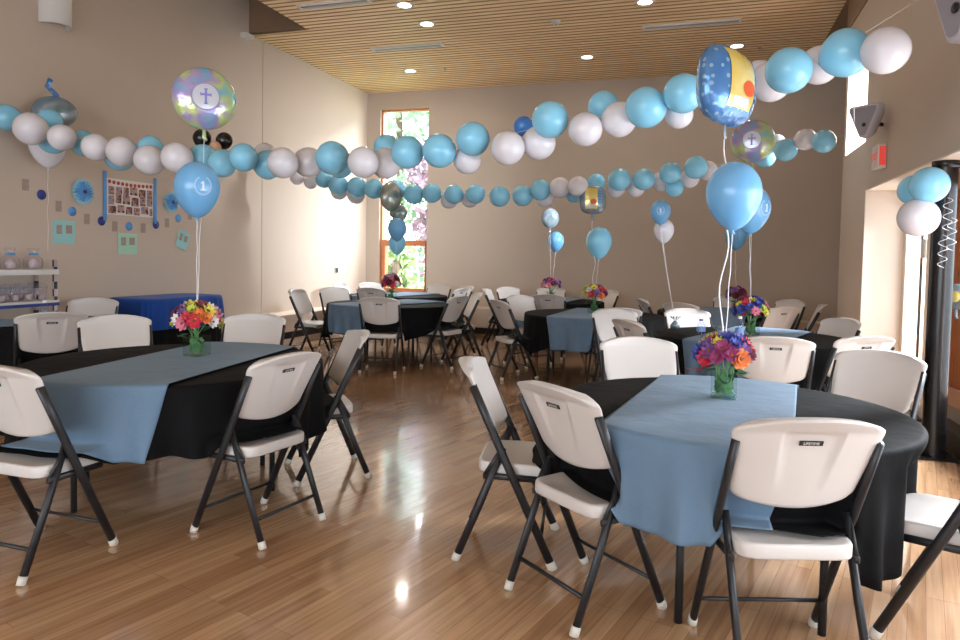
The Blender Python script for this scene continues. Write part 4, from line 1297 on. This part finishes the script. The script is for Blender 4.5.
def foil_square(loc, w, h, face, lab, tie=None, dark=False):
    """pillow-like foil balloon: one side blue with dots, the other half yellow with stripes"""
    o = empty('foil_balloon', loc); tag(o, lab, 'foil balloon')
    fx, fy = face
    o.rotation_euler = (0, 0, math.atan2(fy, fx) + PI / 2)
    n = 56
    def out(j, q):
        a = 2 * PI * j / n
        ca, sa = math.cos(a), math.sin(a)
        return (q * w * math.copysign(abs(ca) ** .62, ca), q * h * math.copysign(abs(sa) ** .62, sa))
    def dep(x, z):
        q = ((abs(x) / w) ** 3.2 + (abs(z) / h) ** 3.2) ** (1 / 3.2)
        return .46 * w * max(0, 1 - min(1, q) ** 2.2) ** .6
    b = BM()
    for sg in (-1, 1):
        rows = []
        for q in (.02, .2, .4, .6, .75, .86, .93, .97, 1.0):
            r_ = []
            for j in range(n):
                x, z = out(j, q)
                r_.append((x, sg * dep(x, z) * (1 + .06 * math.cos(j * PI) * (.8 < q < 1)), z))
            rows.append(r_)
        grid(b, rows, True)
    add_obj('foil_skin', b, M['foil_silver'] if dark else M['foil_blue_dots'], o, smooth=True)
    def S(x, z, k=1.03):
        return (x, -dep(x, z) * k - .002, z)
    def patch(name, m, x0, x1, z0, z1, k=1.03):
        b = BM(); grid(b, [[S(w * (x0 + (x1 - x0) * i / 8), h * (z0 + (z1 - z0) * j / 8), k) for i in range(9)] for j in range(9)]); add_obj(name, b, m, o, smooth=True)
    patch('yellow_panel', M['foil_yellow'], -.62, .30, -.66, .80)
    b = BM()
    for i in range(6):
        z0 = .68 - i * .2
        grid(b, [[S(w * (.36 + .3 * u), h * (z0 + .11 * v - .06 * u), 1.03) for u in (0, .5, 1)] for v in (0, .5, 1)])
    add_obj('stripe_row', b, M['paper_blue'], o)
    b = BM(); m_ = 20
    grid(b, [[S(w * (.0 + .26 * q * math.cos(2 * PI * j / m_)), h * (-.15 + .2 * q * math.sin(2 * PI * j / m_)), 1.05) for j in range(m_)] for q in (.03, .5, 1)], True)
    add_obj('orange_spot', b, M['orange_print'], o)
    patch('white_panel', M['white_face'], -.5, .1, -.62, -.4, 1.045)
    b = BM(); tube(b, [(0, 0, -h * .97), (0, 0, -h - .05), (.01, 0, -h - .07)], .014, .005, 8); add_obj('neck', b, M['foil_silver'], o)
    if tie is not None:
        d = Matrix.Rotation(-o.rotation_euler.z, 3, 'Z') @ (Vector(tie) - Vector(loc))
        ribbon(o, [(0, 0, -h - .06), (d.x * .4, d.y * .4, d.z * .5), d], r=.0035, wob=.02, seed=3)
    return o
V1, V2, V3, V4, V5, V6, V8 = [(c[0], c[1], TT + .13) for c in CP[:7]][0:7]
# bouquet of the front left table
latex_balloon((-2.93, 3.49, 1.77), .134, 'p', 'large blue balloon with a white printed one, tied to the front left table', (V2[0], V2[1], V2[2] + .16), 1.12, (-.62, .0), wob=.004)
foil_round((-3.07, 3.72, 2.36), .198, (.72, -.7), M['foil_pastel'], 'round pastel foil balloon with a cross, high above the front left table', (V2[0], V2[1], V2[2] + .1), True)
# bouquet of the front right table
foil_square((.095, 3.72, 2.262), .248, .192, (.90, -.42), 'big square foil balloon with dotted blue side and yellow face, upper right', (V1[0] - .01, V1[1] + .08, V1[2] + .05))
latex_balloon((.14, 3.52, 1.71), .129, 'p', 'big plain blue balloon under the square foil balloon', (V1[0], V1[1] + .06, V1[2] + .05), 1.12, wob=.006)
# middle right table
foil_round((.41, 6.69, 2.47), .189, (-.15, -1), M['foil_pastel'], 'round pastel foil balloon with a cross behind the big blue balloon at right', V5, True)
latex_balloon((.36, 5.81, 1.81), .150, 'p', 'blue balloon with white print, half hidden behind the big plain blue one', V5, 1.1, (-.75, -.05))
latex_balloon((-.37, 6.63, 1.84), .093, 'p', 'blue balloon floating above a white one, right of the centre table', (-.21, 6.66, TT + .07), 1.1, (-1.5, 0), wob=.004)
latex_balloon((-.34, 6.73, 1.67), .094, 'w', 'white helium balloon below the blue one, right of the centre table', (-.21, 6.66, TT + .07), 1.1, wob=.004)
# far right table
latex_balloon((.41, 9.18, 1.71), .130, 'p', 'small blue balloon lowest in the right-hand cluster', V6, 1.1)
# window-side table
foil_round((-3.79, 8.07, 2.13), .15, (.75, -.65), M['foil_green'], 'grey green oval foil balloon turned sideways in front of the back window', V3, False, .55, 1.25, inner=False)
foil_round((-3.81, 8.37, 1.94), .11, (.3, -.9), M['foil_green'], 'small dull foil balloon behind the oval one by the back window', V3, False, .5, inner=False)
latex_balloon((-3.66, 7.99, 1.72), .118, 'p', 'blue balloon hanging in front of the back window', V3, 1.1)
latex_balloon((-3.78, 8.26, 1.54), .112, 'b', 'light blue balloon glowing just below the other one by the back window', V3, 1.1)
# centre table
foil_square((-1.20, 7.95, 2.06), .15, .16, (.3, -.95), 'dark square foil balloon with a yellow face above the centre table', V4, True)
latex_balloon((-1.13, 8.05, 1.59), .150, 'b', 'sky blue balloon tied above the centre table', V4, 1.1, wob=.006)
# far centre table
foil_round((-2.16, 10.16, 1.98), .135, (.45, -.9), M['foil_silver'], 'small silver foil balloon near the back wall, left of the dark square one', V8, False, .45, 1.1, inner=False)
latex_balloon((-2.11, 10.37, 1.65), .125, 'p', 'blue balloon under the small silver foil balloon', V8, 1.1)
# at the left wall
foil_round((-6.0, 5.16, 2.70), .19, (.75, -.66), M['foil_silver'], 'silver blue foil balloon peeking over the left end of the front garland', None, False, .45, .8, inner=False)
b = BM(); tube(b, [(-6.0, 5.22, 2.80), (-5.99, 5.16, 2.87), (-6.02, 5.1, 2.93), (-5.98, 5.1, 3.0)], .035, .012, 10)
o = add_obj('foil_tail', b, M['foil_blue_dots'], None, smooth=True); tag(o, 'shiny blue twisted foil tail sticking up above the left end of the front garland', 'foil tail')
latex_balloon((-6.02, 5.1, 2.38), .165, 'w', 'pale balloon hanging below the left end of the front garland', (-6.05, 5.12, 1.35), 1.1, wob=.01)
for loc, r, c, lab in [((-4.13, 4.98, 2.355), .078, 'k', 'left one of two small black balloons under the pastel cross balloon'), ((-3.95, 5.04, 2.34), .07, 'k', 'right one of two small black balloons under the pastel cross balloon'), ((-3.955, 4.93, 2.265), .05, 'peach', 'tiny peach balloon between the two black balloons')]:
    o = bpy.data.objects.new('balloon', balloon_mesh(c, 'round')); COL.objects.link(o); o.location = loc; o.scale = (r, r, r); tag(o, lab, 'balloon')
# at the column
for loc, r, c, lab, rot in [((1.395, 5.50, 1.905), .103, 'b', 'rear sky blue balloon tied to the black column', (1.0, .9, 0)), ((1.415, 5.24, 1.91), .119, 'b', 'front sky blue balloon tied to the black column', (1.3, .4, 0)), ((1.37, 5.27, 1.70), .127, 'w', 'white balloon under the blue ones on the black column', (1.7, -.8, 0))]:
    o = bpy.data.objects.new('balloon', balloon_mesh(c, 'round')); COL.objects.link(o); o.location = loc; o.scale = (r, r, r); o.rotation_euler = rot; tag(o, lab, 'balloon', 'balloons on the column')
b = BM()
for k, (x0, z0) in enumerate(((1.63, 1.86), (1.66, 1.72), (1.61, 1.6))):
    pts = [(x0 + .028 * math.sin(1.1 * i), 5.60 + .02 * math.cos(1.1 * i) - .01, z0 - .013 * i) for i in [j * .25 for j in range(72)]]
    tube(b, pts, .0022, seg=5)
o = add_obj('curling_ribbon', b, M['ribbon']); tag(o, 'white curled ribbon dangling on the black column', 'ribbon')
foil_round((1.80, 5.90, 1.16), .095, (-.6, -.8), M['foil_silver'], 'small foil balloon with yellow face at the right edge, beside the column', None, False, .4, inner=False)
b = BM(); lathe(b, [(0, .0), (.03, .0), (.042, -.008)], 14); b.transform(Matrix.Rotation(PI / 2, 4, 'X') )
o = add_obj('printed_spot', b, M['foil_yellow'], bpy.data.objects['foil_balloon.%03d' % 0] if False else None, (1.775, 5.862, 1.16)); o.rotation_euler = (0, 0, -.64)
o.parent = [q for q in bpy.data.objects if q.get('label', '').startswith('small foil balloon with yellow face')][0]
o.location = (0, -.046, 0); o.rotation_euler = (0, 0, 0)
# white streamer hanging from the front garland's right part
b = BM(); tube(b, [(.82, 4.6, 2.5), (.835, 4.6, 2.35), (.84, 4.6, 2.22)], .0022, seg=5)
o = add_obj('streamer', b, M['ribbon']); tag(o, 'thin white streamer hanging under the right end of the front garland', 'streamer')
